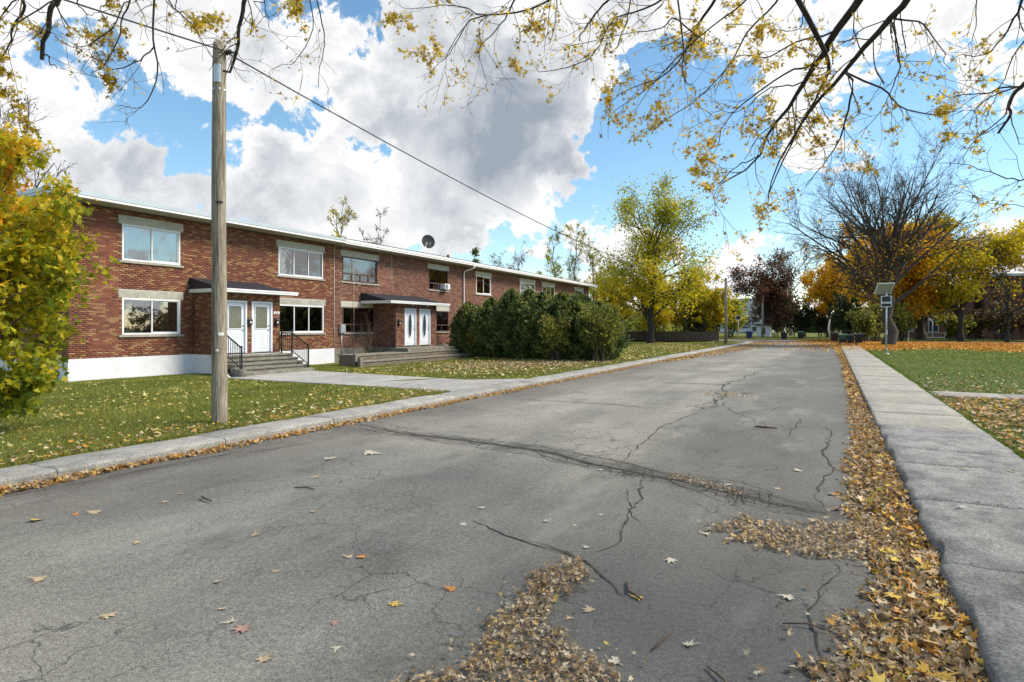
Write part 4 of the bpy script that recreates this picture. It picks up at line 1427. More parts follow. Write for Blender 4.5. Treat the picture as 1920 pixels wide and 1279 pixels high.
# drying checks: real grooves' dark strips standing in slots
for ang, z0, z1 in ((-.4, 1.1, 2.3), (-.9, 2.6, 4.4), (-.1, 4.1, 5.6), (-1.2, .3, 1.4), (-.65, 4.9, 6.0)):
    mb = MB()
    pts = [(PX + (.113 - .0022 * z) * math.cos(ang + .05 * math.sin(z * 9)), PY + (.113 - .0022 * z) * math.sin(ang + .05 * math.sin(z * 9)), z) for z in np.linspace(z0, z1, 14)]
    mb.tube(pts, [.001] + [.006] * 12 + [.001], 4)
    mb.build('check', BARK_D, up)
def wrap_plate(name, mat, ang, half, z0, z1, r_, parent):
    mb = MB(); n = 6
    for i in range(n + 1):
        a = ang - half + 2 * half * i / n
        for z in (z0, z1):
            for q in (r_, r_ + .005):
                mb.v.append((PX + q * math.cos(a), PY + q * math.sin(a), z))
    for i in range(n):
        b = i * 4
        mb.face(b, b + 4, b + 6, b + 2); mb.face(b + 1, b + 3, b + 7, b + 5); mb.face(b + 2, b + 6, b + 7, b + 3); mb.face(b, b + 1, b + 5, b + 4)
    mb.face(0, 2, 3, 1); mb.face(n * 4, n * 4 + 1, n * 4 + 3, n * 4 + 2)
    return mb.build(name, mat, parent)
TOCAM = math.atan2(-PY, -PX)
wrap_plate('tag', PAPER, TOCAM + .25, .38, 1.565, 1.615, .121, up)
wrap_plate('tag', PAPER, TOCAM - .25, .18, 1.30, 1.34, .122, up)
wrap_plate('metal_band', GALV, TOCAM, 3.1, 5.66, 5.69, .110, up)
wrap_plate('metal_sleeve', PLASTIC_BLACK, TOCAM, .5, 3.77, 3.80, .116, up)
wrap_plate('metal_plate', GALV, TOCAM - .3, .55, 5.78, 6.08, .109, up)
mb = MB(); mb.tube([(PX + .08, PY + .05, 6.32), (PX + .2, PY + .08, 6.30), (PX + .24, PY + .09, 6.30)], [.02, .025, .015], 8)
for k in range(4):
    mb.tube([(PX + .10 + .03 * k, PY + .06, 6.30 + .005 * k), (PX + .115 + .03 * k, PY + .065, 6.30 + .005 * k)], .035, 10)
mb.build('insulator', BLACK_METAL, up)
LX, LY = -9.29, 62.5
def sag(a, b, s, n=40):
    a, b = np.array(a), np.array(b)
    return [tuple(a + (b - a) * t - np.array([0, 0, 4 * s * t * (1 - t)])) for t in np.linspace(0, 1, n)]
wire = MB().tube(sag((PX + .13, PY, 6.30), (LX, LY, 6.5), 1.45) , .013, 5).build('service_cable', CABLE, None, (PX, PY, 6.3))
tag(wire, 'black overhead cable sagging from the grey pole towards the far lamp post', 'cable')
wire2 = MB().tube(sag((PX - 3.0, PY - 34, 6.9), (PX + .13, PY, 6.31), .9, 30), .013, 5).build('service_cable', CABLE, None, (PX, PY, 6.3))
tag(wire2, 'black overhead cable leaving the grey pole to the upper left', 'cable')

# ------------------------------------------------------------------ plants
def unit(a):
    return a / (np.linalg.norm(a, axis=-1, keepdims=True) + 1e-9)

def tubes(P, Rd, k):
    """P (N, m, 3), Rd (N, m): N tapering tubes -> vertices, quads"""
    N, m, _ = P.shape
    T = unit(np.gradient(P, axis=1))
    ref = np.where(np.abs(T[:, :1, 2:3]) < .9, np.array([0, 0, 1.]), np.array([1., 0, 0]))
    S = unit(np.cross(T, np.broadcast_to(ref, T.shape)))
    U = np.cross(T, S)
    a = 2 * np.pi * np.arange(k) / k
    V = P[:, :, None] + (S[:, :, None] * np.cos(a)[None, None, :, None] + U[:, :, None] * np.sin(a)[None, None, :, None]) * Rd[:, :, None, None]
    n, i, j = np.meshgrid(np.arange(N), np.arange(m - 1), np.arange(k), indexing='ij')
    b = n * m * k
    q = np.stack([b + i * k + j, b + i * k + (j + 1) % k, b + (i + 1) * k + (j + 1) % k, b + (i + 1) * k + j], -1).reshape(-1, 4)
    return V.reshape(-1, 3), q

def tube_mesh(name, sets, mat, parent):
    """sets: list of (P, R, k)"""
    Vs, Qs, o = [], [], 0
    for P, Rd, k in sets:
        if len(P) == 0:
            continue
        v, q = tubes(P, Rd, k)
        Vs.append(v); Qs.append(q + o); o += len(v)
    return np_mesh(name, np.concatenate(Vs), [np.concatenate(Qs)], mat, parent, smooth=True)

def kids(P, Rd, n, t=(.25, 1), ang=(30, 55), ln=(.4, .7), rf=.5, trop=(0, 0, .15), wander=.12, m=5, r=rng, tip=.35, absolute=False, shrink=.4):
    """children of every branch"""
    N, mm, _ = P.shape
    T = unit(np.gradient(P, axis=1))
    tt = r.uniform(t[0], t[1], (N, n))
    f = tt * (mm - 1); i0 = np.clip(f.astype(int), 0, mm - 2); w = (f - i0)[..., None]
    rows = np.arange(N)[:, None]
    pos = P[rows, i0] * (1 - w) + P[rows, i0 + 1] * w
    tan = T[rows, i0]
    rad = Rd[rows, i0] * (1 - w[..., 0]) + Rd[rows, i0 + 1] * w[..., 0]
    L = np.linalg.norm(np.diff(P, axis=1), axis=2).sum(1)[:, None]
    pos, tan, rad = pos.reshape(-1, 3), tan.reshape(-1, 3), rad.reshape(-1)
    perp = unit(np.cross(tan, unit(r.normal(size=tan.shape))))
    a = np.radians(r.uniform(ang[0], ang[1], len(tan)))[:, None]
    d = np.cos(a) * tan + np.sin(a) * perp
    le = r.uniform(ln[0], ln[1], (N, n))
    if not absolute:
        le = le * L * (1 - shrink * tt)
    le = le.reshape(-1)
    Q = np.zeros((len(pos), m, 3)); Q[:, 0] = pos
    tr_ = np.array(trop, float)
    for k in range(1, m):
        d = unit(d + wander * r.normal(size=d.shape) + tr_ / (m - 1))
        Q[:, k] = Q[:, k - 1] + d * (le / (m - 1))[:, None]
    r0 = np.minimum(rad * rf, rad * .9)
    return Q, r0[:, None] * np.linspace(1, tip, m)[None]

def leaf_template(kind):
    if kind == 'quad':                      # a folded leaf of two faces
        V = np.array([(0, 0, 0), (.5, -.34, .10), (1, 0, -.06), (.5, .34, .10)])
        return V - (.5, 0, 0), np.array([(0, 1, 2), (0, 2, 3)])
    if kind == 'clump':                     # three crossing leaves
        V0, F0 = leaf_template('quad')
        Vs, Fs = [], []
        for i, (ax_, ay, off) in enumerate((((0), 0, (0, 0, 0)), (1.9, .7, (.35, .3, .2)), (4.0, -.6, (-.3, .35, -.2)))):
            c, s = math.cos(ax_), math.sin(ax_); c2, s2 = math.cos(ay), math.sin(ay)
            M = np.array([[c, -s, 0], [s, c, 0], [0, 0, 1]]) @ np.array([[c2, 0, s2], [0, 1, 0], [-s2, 0, c2]])
            Vs.append(V0 @ M.T + off); Fs.append(F0 + 4 * i)
        return np.concatenate(Vs), np.concatenate(Fs)
    if kind == 'spray':                     # flat fan of cedar scale leaves
        V = np.array([(0, 0, 0), (.45, -.22, .02), (1.0, -.16, -.08), (.8, 0, 0), (1.05, .12, -.08), (.5, .24, .02)])
        return V - (.4, 0, 0), np.array([(0, 1, 3), (1, 2, 3), (0, 3, 5), (3, 4, 5)])
    # maple leaf: five pointed lobes round a centre, cupped
    ang = np.radians([180, 205, 232, 262, 300, 318, 332, 345, 0, 15, 28, 42, 60, 98, 128, 155])
    rad = np.array([.12, .42, .30, .52, .26, .62, .36, .40, .78, .40, .36, .62, .26, .52, .30, .42])
    if kind == 'deep':                      # deeply cut silver-maple leaf
        rad = np.array([.10, .36, .20, .46, .18, .64, .24, .34, .80, .34, .24, .64, .18, .46, .20, .36])
    V = np.stack([rad * np.cos(ang), rad * np.sin(ang), .10 * rad ** 2 * np.cos(3 * ang) - .02], 1)
    V = np.concatenate([[(0, 0, -.03)], V])
    n = len(ang)
    return V, np.array([(0, 1 + i, 1 + (i + 1) % n) for i in range(n)])

def rand_rot(n, r, flat=None):
    """random rotations; flat = how far (radians) the leaf may tip from level"""
    yaw = r.uniform(0, 2 * np.pi, n)
    if flat is None:
        q = unit(r.normal(size=(n, 4)))
        w, x, y, z = q.T
        return np.stack([1 - 2 * (y * y + z * z), 2 * (x * y - z * w), 2 * (x * z + y * w), 2 * (x * y + z * w), 1 - 2 * (x * x + z * z), 2 * (y * z - x * w),
                         2 * (x * z - y * w), 2 * (y * z + x * w), 1 - 2 * (x * x + y * y)], 1).reshape(n, 3, 3)
    p = r.normal(0, flat, n); o = r.normal(0, flat, n)
    c, s = np.cos(yaw), np.sin(yaw); cp, sp_ = np.cos(p), np.sin(p); co, so = np.cos(o), np.sin(o)
    Z = np.zeros(n); I = np.ones(n)
    A = np.stack([c, -s, Z, s, c, Z, Z, Z, I], 1).reshape(n, 3, 3)
    B = np.stack([cp, Z, sp_, Z, I, Z, -sp_, Z, cp], 1).reshape(n, 3, 3)
    C = np.stack([I, Z, Z, Z, co, -so, Z, so, co], 1).reshape(n, 3, 3)
    return A @ B @ C

def leaves(name, pos, size, kind, mat, parent=None, base=None, flat=None, rnd=None, curl=0.0, r=rng):
    V0, F0 = leaf_template(kind)
    n = len(pos)
    M = rand_rot(n, r, flat)
    T = np.repeat(V0[None], n, 0) * np.asarray(size, float).reshape(-1, 1, 1)
    if len(V0) > 8:
        T[:, 1:] *= r.uniform(.72, 1.22, (n, len(V0) - 1, 1))
        T[:, :, 1] *= r.uniform(.55, 1.1, (n, 1))
    if curl:
        cu = r.uniform(-.5, .8, n)[:, None] * curl * .55
        s = np.asarray(size, float).reshape(-1, 1)
        T[:, :, 2] += cu * (T[:, :, 1] ** 2 * 2.2 + .6 * T[:, :, 0] ** 2) / s
    V = np.einsum('nij,nkj->nki', M, T) + pos[:, None]
    F = (F0[None] + len(V0) * np.arange(n)[:, None, None]).reshape(-1, 3)
    if rnd is None:
        rnd = r.random(n)
    return np_mesh(name, V.reshape(-1, 3), [F], mat, parent, base, rnd=np.repeat(np.clip(rnd, 0, 1), len(F0)))

def patchy(pos, r, s=.6, w=.55, seed=0.0):
    """a shade per leaf that drifts through the crown"""
    p = hnoise(pos[:, 0] + pos[:, 2] * .7, pos[:, 1] - pos[:, 2] * .9, s, seed)
    return np.clip(.5 + w * .38 * p + (1 - w) * (r.random(len(pos)) - .5) * 1.6, 0, 1)

def trunk_poly(base, top, r0, m=8, wob=.1, r=rng, flare=1.5, rt=.5):
    base, top = np.array(base, float), np.array(top, float)
    t = np.linspace(0, 1, m)[:, None]
    P = base + (top - base) * t
    P[1:-1] += r.normal(0, wob, (m - 2, 3)) * np.array([1, 1, .2])
    Rr = r0 * (1 - (1 - rt) * t[:, 0])
    Rr[0] *= flare
    Rr[1] *= 1 + (flare - 1) * .35
    return P[None], Rr[None]

def tree(name, label, cat, base, height, spread, r0, fork, limbs, bark, leaf=None, seed=1, up=.5, twigs=(5, 4, 4), group=None, wander=.1, trunk_top=None, lean=(0, 0), ang=(25, 60), k=7, crown_z=None, lset=None, lr=.55, flare=1.55, fine=.0035):
    """trunk > limbs > branches > twigs, leaves on the twigs; leaf = (material, template, count, size, jitter)"""
    r = np.random.default_rng(seed)
    e = empty(name, base, label, cat, group)
    b = np.array(base, float)
    zt = height * (trunk_top or .62)
    top = b + np.array([lean[0], lean[1], zt])
    P0, R0 = trunk_poly(b - (0, 0, .15), top, r0, 8, .009 * height, r, flare, .38)
    f0 = fork / zt
    P1, R1 = kids(P0, R0, limbs, (f0, 1.0), ang, (spread * .75, spread * 1.15), lr, (0, 0, up), wander, 7, r, .22, True)
    P2, R2 = kids(P1, R1, twigs[0], (.2, 1.0), (22, 55), (.35, .62), .62, (0, 0, up * .5), wander * 1.2, 6, r, .3)
    P3, R3 = kids(P2, R2, twigs[1], (.2, 1.0), (20, 55), (.35, .65), .62, (0, 0, up * .3), wander * 1.3, 4, r, .4)
    R3 = np.maximum(R3, fine)
    sets_t = [(P0, R0, 12), (P1, np.maximum(R1, fine * 1.5), k)]
    tube_mesh('trunk', sets_t, bark, e)
    br = [(P2, np.maximum(R2, fine * 1.2), 4), (P3, R3, 3)]
    last = P3
    if twigs[2]:
        P4, R4 = kids(P3, R3, twigs[2], (.15, 1.0), (20, 60), (.45, .8), .7, (0, 0, up * .2), wander * 1.4, 3, r, .5)
        br.append((P4, np.maximum(R4, fine * .8), 3))
        last = P4
    tube_mesh('branches', br, bark, e)
    if leaf:
        mat, tmpl, cnt, size, jit = leaf
        q = last.reshape(-1, 3)
        if crown_z:
            q = q[(q[:, 2] > b[2] + crown_z[0]) & (q[:, 2] < b[2] + crown_z[1])]
        w = np.clip(.55 + .5 * hnoise(q[:, 0] * 1.3 + seed, q[:, 1] + q[:, 2], .9), .02, 1)
        pos = q[r.choice(len(q), cnt, p=w / w.sum())] + r.normal(0, jit, (cnt, 3))
        if lset is not None:
            rv = np.clip(patchy(pos, r, .35, .5, seed) + lset(pos), 0, 1)
        else:
            rv = patchy(pos, r, .35, .5, seed)
        pos[:, 2] = np.maximum(pos[:, 2], b[2] + .25)
        leaves('crown', pos, size * r.uniform(.6, 1.3, cnt), tmpl, mat, e, rnd=rv, r=r)
    return e

# ---- the two maples whose branches hang into the view from above
LIMBS_RIGHT = [
    ([(0.38, 7.00, 5.29), (0.25, 7.13, 5.07), (0.00, 7.21, 4.78), (-0.07, 7.37, 4.70), (-0.21, 7.50, 4.61), (-0.33, 7.63, 4.47), (-0.48, 7.75, 4.27), (-0.69, 7.84, 4.06), (-0.86, 7.96, 3.78), (-1.24, 7.95, 3.52)], 0.075, 0.012, 1.0),
    ([(-0.07, 7.10, 4.60), (-0.02, 7.31, 4.55), (-0.03, 7.48, 4.49), (-0.11, 7.61, 4.40), (-0.17, 7.76, 4.29), (-0.39, 7.82, 3.92), (-0.57, 7.91, 3.53), (-0.70, 8.02, 3.17)], 0.035, 0.008, 0.8),
    ([(0.79, 6.77, 5.06), (0.62, 6.88, 4.85), (0.50, 7.02, 4.74), (0.31, 7.12, 4.58), (0.18, 7.25, 4.44), (0.00, 7.35, 4.27), (-0.17, 7.47, 4.17), (-0.34, 7.57, 3.93), (-0.53, 7.67, 3.62), (-0.68, 7.80, 3.26)], 0.060, 0.008, 0.9),
    ([(0.19, 7.13, 4.35), (0.16, 7.31, 4.04), (0.04, 7.45, 3.75), (-0.07, 7.58, 3.59), (-0.27, 7.68, 3.33)], 0.020, 0.006, 0.6),
    ([(0.21, 7.14, 4.29), (0.46, 7.34, 4.20), (0.62, 7.50, 4.04), (0.94, 7.73, 4.00), (1.20, 7.94, 4.06), (1.38, 8.10, 4.21)], 0.018, 0.005, 1.0),
    ([(0.51, 6.85, 4.70), (0.78, 7.05, 4.67), (0.93, 7.19, 4.56), (1.06, 7.31, 4.38), (1.05, 7.36, 4.28)], 0.016, 0.004, 0.3),
    ([(0.52, 6.85, 4.64), (0.59, 7.12, 4.40), (0.61, 7.35, 4.23), (0.54, 7.54, 4.05), (0.28, 7.63, 3.78)], 0.014, 0.004, 0.5),
    ([(-0.20, 7.37, 4.56), (-0.48, 7.51, 4.59), (-0.89, 7.57, 4.38), (-1.21, 7.68, 4.14), (-1.37, 7.88, 3.82)], 0.020, 0.005, 1.2),
    ([(-0.33, 7.53, 4.43), (-0.67, 7.65, 4.49), (-1.04, 7.76, 4.30), (-1.37, 7.88, 4.40)], 0.014, 0.004, 1.2),
    ([(0.00, 7.14, 4.76), (-0.31, 7.26, 4.84), (-0.64, 7.37, 4.75), (-1.00, 7.46, 4.86), (-1.26, 7.60, 4.52)], 0.018, 0.005, 1.0),
    ([(-0.84, 7.82, 3.74), (-1.05, 7.90, 3.72), (-1.32, 7.95, 3.36), (-1.13, 8.24, 2.98)], 0.012, 0.004, 1.2),
    ([(1.49, 6.46, 3.74), (1.24, 6.44, 3.73), (1.06, 6.46, 3.74), (0.83, 6.45, 3.79)], 0.014, 0.004, 0.8),
    ([(1.41, 5.96, 3.66), (1.31, 5.97, 3.57), (1.19, 5.96, 3.45), (1.18, 6.01, 3.37), (1.17, 6.06, 3.25)], 0.030, 0.014, 0.0),
    ([(1.57, 6.50, 2.92), (1.45, 6.61, 2.98), (1.29, 6.69, 3.06), (1.11, 6.77, 3.16), (0.87, 6.81, 3.25)], 0.012, 0.003, 0.1),
    ([(1.59, 6.74, 2.69), (1.43, 6.82, 2.74), (1.25, 6.90, 2.72)], 0.007, 0.003, 0.5),
    ([(1.51, 6.70, 4.68), (1.49, 6.83, 4.60), (1.49, 6.96, 4.51), (1.44, 7.07, 4.38), (1.31, 7.14, 4.27), (1.05, 7.13, 4.31)], 0.022, 0.005, 0.3),
    ([(1.27, 7.03, 4.96), (1.21, 7.10, 4.81), (1.21, 7.22, 4.56), (1.06, 7.25, 4.40)], 0.012, 0.003, 0.2),
    ([(1.51, 6.70, 4.26), (1.41, 6.76, 4.07), (1.31, 6.82, 3.78), (1.25, 6.90, 3.77)], 0.010, 0.003, 0.3),
    ([(-1.07, 7.14, 5.71), (-1.23, 7.39, 5.56), (-1.53, 7.57, 5.36), (-1.67, 7.83, 5.24), (-1.96, 8.02, 5.05), (-2.34, 8.16, 4.92), (-2.79, 8.26, 4.77)], 0.034, 0.006, 1.3),
    ([(-1.59, 7.43, 5.05), (-1.61, 7.60, 4.78), (-1.56, 7.82, 4.71), (-1.53, 8.02, 4.36)], 0.012, 0.004, 1.2),
    ([(-1.49, 7.37, 5.26), (-1.75, 7.50, 5.53), (-1.93, 7.68, 5.55), (-2.30, 7.75, 5.60), (-3.07, 7.61, 5.54), (-3.36, 7.73, 5.67)], 0.016, 0.004, 0.6),
    ([(-1.91, 7.82, 4.97), (-2.28, 7.93, 4.96), (-2.68, 8.02, 4.80), (-2.83, 8.24, 4.39)], 0.012, 0.004, 1.3),
    ([(-1.97, 6.43, 5.54), (-2.18, 6.47, 5.37), (-2.41, 6.50, 5.19), (-2.60, 6.55, 5.04)], 0.026, 0.010, 0.1),
    ([(-1.86, 6.49, 5.54), (-2.00, 6.53, 5.36), (-2.11, 6.58, 5.11), (-2.20, 6.65, 4.90)], 0.016, 0.006, 0.1),
    ([(-2.40, 5.52, 5.19), (-2.47, 5.59, 5.03), (-2.58, 5.65, 4.63)], 0.014, 0.006, 0.4),
    ([(-2.86, 5.73, 5.42), (-3.04, 5.82, 5.27), (-3.22, 5.91, 5.12), (-3.52, 5.94, 4.93)], 0.022, 0.006, 0.3),
    ([(-2.36, 6.00, 5.42), (-2.74, 6.06, 5.32), (-3.19, 6.08, 5.30), (-3.68, 6.09, 5.39), (-3.99, 6.19, 5.38), (-4.26, 6.31, 5.20), (-4.48, 6.45, 5.15)], 0.022, 0.005, 1.5),
    ([(-3.57, 5.92, 5.28), (-3.92, 6.00, 5.53), (-4.39, 6.01, 5.64), (-4.83, 6.04, 5.77)], 0.012, 0.004, 1.5),
    ([(-3.59, 5.91, 5.28), (-3.61, 5.93, 4.97), (-3.64, 5.95, 4.76), (-3.57, 6.03, 4.51)], 0.010, 0.003, 0.1),
    ([(-3.95, 6.05, 5.25), (-4.07, 6.03, 5.00), (-4.08, 6.06, 4.83), (-4.05, 6.11, 4.63)], 0.008, 0.003, 0.3),
    ([(-1.44, 6.94, 5.71), (-1.76, 7.07, 5.56), (-2.11, 7.19, 5.57), (-2.44, 7.31, 5.58), (-2.78, 7.43, 5.22), (-3.44, 7.38, 5.16), (-3.62, 7.59, 5.39)], 0.022, 0.004, 1.2),
    ([(-0.72, 7.09, 5.60), (-0.87, 7.41, 5.49), (-1.32, 7.57, 5.29), (-1.86, 7.68, 4.99), (-2.32, 7.83, 4.57)], 0.020, 0.005, 1.3),
    ([(-0.40, 7.04, 5.48), (-0.53, 7.33, 5.37), (-0.88, 7.51, 5.17), (-1.10, 7.76, 4.87), (-1.57, 7.87, 4.53), (-2.07, 7.96, 4.36)], 0.022, 0.005, 1.3),
    ([(-0.14, 6.72, 5.24), (-0.24, 6.90, 5.08), (-0.30, 7.09, 4.85), (-0.62, 7.15, 4.95)], 0.014, 0.004, 1.0),
]
LIMBS_LEFT = [
    ([(-5.65, 2.65, 4.70), (-5.72, 2.67, 4.46), (-5.79, 2.69, 4.39), (-5.91, 2.69, 4.24), (-6.04, 2.67, 4.02)], 0.040, 0.028, 0.0),
    ([(-5.96, 2.66, 4.06), (-5.93, 2.69, 4.01), (-5.94, 2.71, 3.97), (-5.92, 2.73, 3.94)], 0.013, 0.006, 0.0),
    ([(-5.85, 2.66, 4.21), (-5.92, 2.62, 4.24), (-5.95, 2.61, 4.25)], 0.010, 0.007, 0.0),
    ([(-5.47, 4.34, 5.53), (-5.72, 4.39, 5.28), (-5.95, 4.46, 4.97), (-6.18, 4.52, 4.65)], 0.045, 0.022, 0.0),
    ([(-5.40, 3.24, 4.94), (-5.45, 3.29, 4.68), (-5.50, 3.34, 4.33), (-5.53, 3.40, 4.11), (-5.64, 3.41, 3.90), (-5.81, 3.40, 3.77), (-6.11, 3.32, 3.85)], 0.018, 0.004, 0.0),
    ([(-5.56, 3.38, 4.34), (-5.76, 3.36, 4.21), (-6.01, 3.31, 4.13), (-6.27, 3.26, 4.21), (-6.43, 3.26, 4.43)], 0.012, 0.003, 0.0),
    ([(-5.65, 3.22, 5.00), (-5.76, 3.25, 4.74), (-5.88, 3.27, 4.48), (-6.06, 3.26, 4.18), (-6.25, 3.24, 4.11)], 0.016, 0.005, 0.1),
    ([(-5.93, 3.64, 5.29), (-5.94, 3.72, 5.02), (-5.84, 3.86, 4.82), (-5.78, 3.97, 4.62), (-5.77, 4.06, 4.39)], 0.014, 0.004, 0.0),
    ([(-4.41, 4.22, 5.17), (-4.43, 4.27, 4.89), (-4.40, 4.34, 4.59), (-4.41, 4.39, 4.42), (-4.53, 4.38, 4.11)], 0.014, 0.005, 0.0),
    ([(-4.48, 4.18, 5.17), (-4.53, 4.27, 4.92), (-4.60, 4.35, 4.65), (-4.85, 4.33, 4.34), (-5.07, 4.32, 4.38)], 0.012, 0.003, 0.1),
    ([(-5.59, 3.14, 4.70), (-5.78, 3.09, 4.43), (-6.04, 3.01, 4.31), (-6.26, 2.95, 4.38), (-6.40, 2.93, 4.44)], 0.010, 0.003, 0.7),
    ([(-5.87, 2.31, 4.58), (-5.84, 2.44, 4.37), (-6.04, 2.45, 4.25), (-6.22, 2.46, 4.12), (-6.44, 2.46, 3.98)], 0.024, 0.006, 2.2),
    ([(-5.65, 2.43, 4.58), (-5.80, 2.42, 4.40), (-6.04, 2.37, 4.26), (-6.24, 2.34, 4.16)], 0.014, 0.004, 2.2),
    ([(-5.97, 2.94, 4.89), (-6.12, 2.94, 4.69), (-6.14, 3.02, 4.63), (-6.13, 3.10, 4.64), (-6.08, 3.22, 4.71)], 0.012, 0.004, 1.8),
    ([(-5.84, 3.23, 4.96), (-6.08, 3.22, 4.81), (-6.23, 3.25, 4.76), (-6.22, 3.37, 4.66)], 0.010, 0.003, 2.2),
    ([(-5.84, 3.69, 5.19), (-5.94, 3.78, 5.05), (-6.02, 3.89, 5.04), (-6.07, 4.01, 5.02)], 0.010, 0.003, 1.8),
    ([(-5.93, 3.64, 5.08), (-5.93, 3.81, 5.00), (-5.93, 3.98, 5.05)], 0.008, 0.003, 2.2),
    ([(-5.20, 4.25, 5.36), (-5.26, 4.33, 5.14), (-5.32, 4.42, 5.02), (-5.35, 4.51, 4.90)], 0.012, 0.003, 1.6),
    ([(-5.39, 4.27, 5.14), (-5.41, 4.42, 5.11), (-5.36, 4.62, 5.16)], 0.008, 0.003, 1.4),
    ([(-5.80, 4.39, 4.95), (-5.80, 4.42, 4.73), (-5.79, 4.47, 4.60), (-5.75, 4.52, 4.58)], 0.008, 0.003, 0.0),
    ([(-5.83, 4.37, 4.91), (-5.95, 4.31, 4.72), (-6.03, 4.26, 4.86), (-6.32, 4.11, 4.77), (-6.33, 4.10, 4.80)], 0.008, 0.003, 0.0),
]


def smooth_poly(pts, m):
    """resample a hand-set line to m points on a Catmull-Rom curve"""
    p = np.array(pts, float)
    p = np.concatenate([[2 * p[0] - p[1]], p, [2 * p[-1] - p[-2]]])
    out = []
    for t in np.linspace(0, len(pts) - 1 - 1e-6, m):
        i = int(t); u = t - i
        a, b, c, d = p[i:i + 4]
        out.append(.5 * ((2 * b) + (c - a) * u + (2 * a - 5 * b + 4 * c - d) * u * u + (3 * b - a - 3 * c + d) * u ** 3))
    return np.array(out)

def overhead_maple(label, base, fork_z, r0, limbs, seed, leaf_n, extra, tw_n=5):
    r = np.random.default_rng(seed)
    e = empty('silver_maple', base, label, 'tree', 'maples reaching over the street')
    b = np.array(base, float)
    fork = b + (0, 0, fork_z)
    P0, R0 = trunk_poly(b - (0, 0, .2), fork, r0, 7, .03, r, 1.5, .8)
    M = 16
    polys, rads, dens = [], [], []
    starts = {}
    joins = []
    for pts, a, c, ld in limbs:
        q = smooth_poly(pts, M)
        q[1:-1] += np.cumsum(r.normal(0, .010, (M - 2, 3)), 0)
        polys.append(q); rads.append(np.linspace(a * .62, c * .62, M)); dens.append(ld)
    LP, LR = np.array(polys), np.array(rads)
    # limbs that start above the picture run back to the trunk's fork
    for i, (pts, a, c, ld) in enumerate(limbs):
        s = LP[i, 0]
        others = [LP[j] for j in range(len(limbs)) if j != i and limbs[j][1] > a * 1.2]
        near = min([np.min(np.linalg.norm(o - s, axis=1)) for o in others], default=9)
        if near < .22:
            j = [j for j in range(len(limbs)) if j != i and limbs[j][1] > a * 1.2][int(np.argmin([np.min(np.linalg.norm(o - s, axis=1)) for o in others]))]
            kx = int(np.argmin(np.linalg.norm(LP[j] - s, axis=1)))
            LP[i, 0] = LP[j, kx]
        else:
            d = LP[i, 0] - LP[i, 1]
            d = d / np.linalg.norm(d)
            mid = s + d * .9 + np.array([0, 0, .5])
            mid2 = (fork * .45 + s * .55) + np.array([0, 0, 1.1])
            joins.append((smooth_poly([fork + (0, 0, -.1), fork * .8 + mid2 * .2 + (0, 0, .45), mid2, mid, s], 14), np.linspace(max(a * 1.5, .04), a * .72, 14)))
    JP = np.array([j[0] for j in joins]); JR = np.array([j[1] for j in joins])
    tube_mesh('trunk', [(P0, R0, 14)], BARK_D, e)
    tube_mesh('limbs', [(JP, JR, 7), (LP, LR, 7)], BARK_D, e)
    # twigs along every hand-set limb, drooping then turning up
    dens = np.array(dens)
    tw, twr, lpos = [], [], []
    for i in range(len(LP)):
        L = np.linalg.norm(np.diff(LP[i], axis=0), axis=1).sum()
        n = int(2 + L * tw_n)
        ang = (25, 65)
        Q, Rq = kids(LP[i:i + 1], LR[i:i + 1], n, (.12, 1.0), ang, (.16, .62), .5, (0, 0, -.25), .16, 6, r, .5, True)
        Rq = np.clip(Rq, .0022, .007)
        tw.append(Q); twr.append(Rq)
        Q2, Rq2 = kids(Q, Rq, 2, (.3, 1), (25, 60), (.10, .32), .7, (0, 0, .2), .2, 6, r, .6, True)
        tw.append(Q2); twr.append(np.clip(Rq2, .0018, .004))
        if dens[i] > 0:
            cand = np.concatenate([Q[:, 2:].reshape(-1, 3), Q2[:, 2:].reshape(-1, 3)])
            w = np.clip(hnoise(cand[:, 0] * 1.2, cand[:, 1] + cand[:, 2] * 1.4, 2.2, i * .7) + .35, .0, 2) ** 1.5 + .02
            cnt = int(dens[i] * L * leaf_n)
            sel = cand[r.choice(len(cand), cnt, p=w / w.sum())]
            lpos.append(sel + r.normal(0, .030, (cnt, 3)) - (0, 0, .03))
    for cx_, cy_, cz_, sp_, cnt in extra:
        lpos.append(np.array([cx_, cy_, cz_]) + r.normal(0, sp_, (cnt, 3)))
    tag(tube_mesh('fine_branches', [(np.concatenate(tw), np.concatenate(twr), 3)], TWIG, e), kind='stuff')
    lp = np.concatenate(lpos)
    leaves('foliage', lp, r.uniform(.034, .078, len(lp)), 'deep', LF_OVER, e, rnd=patchy(lp, r, 1.5, .35), curl=.8, r=r)
    return e

overhead_maple('tall silver maple on the right whose nearly bare limbs hang over the road', (4.9, 4.6, .1), 3.6, .30, LIMBS_RIGHT, 21, 165, [], 6)
overhead_maple('silver maple at the left whose drooping twigs cross the sky above the pole', (-9.6, 1.2, .1), 4.2, .24, LIMBS_LEFT, 22, 130, [], 2.2)

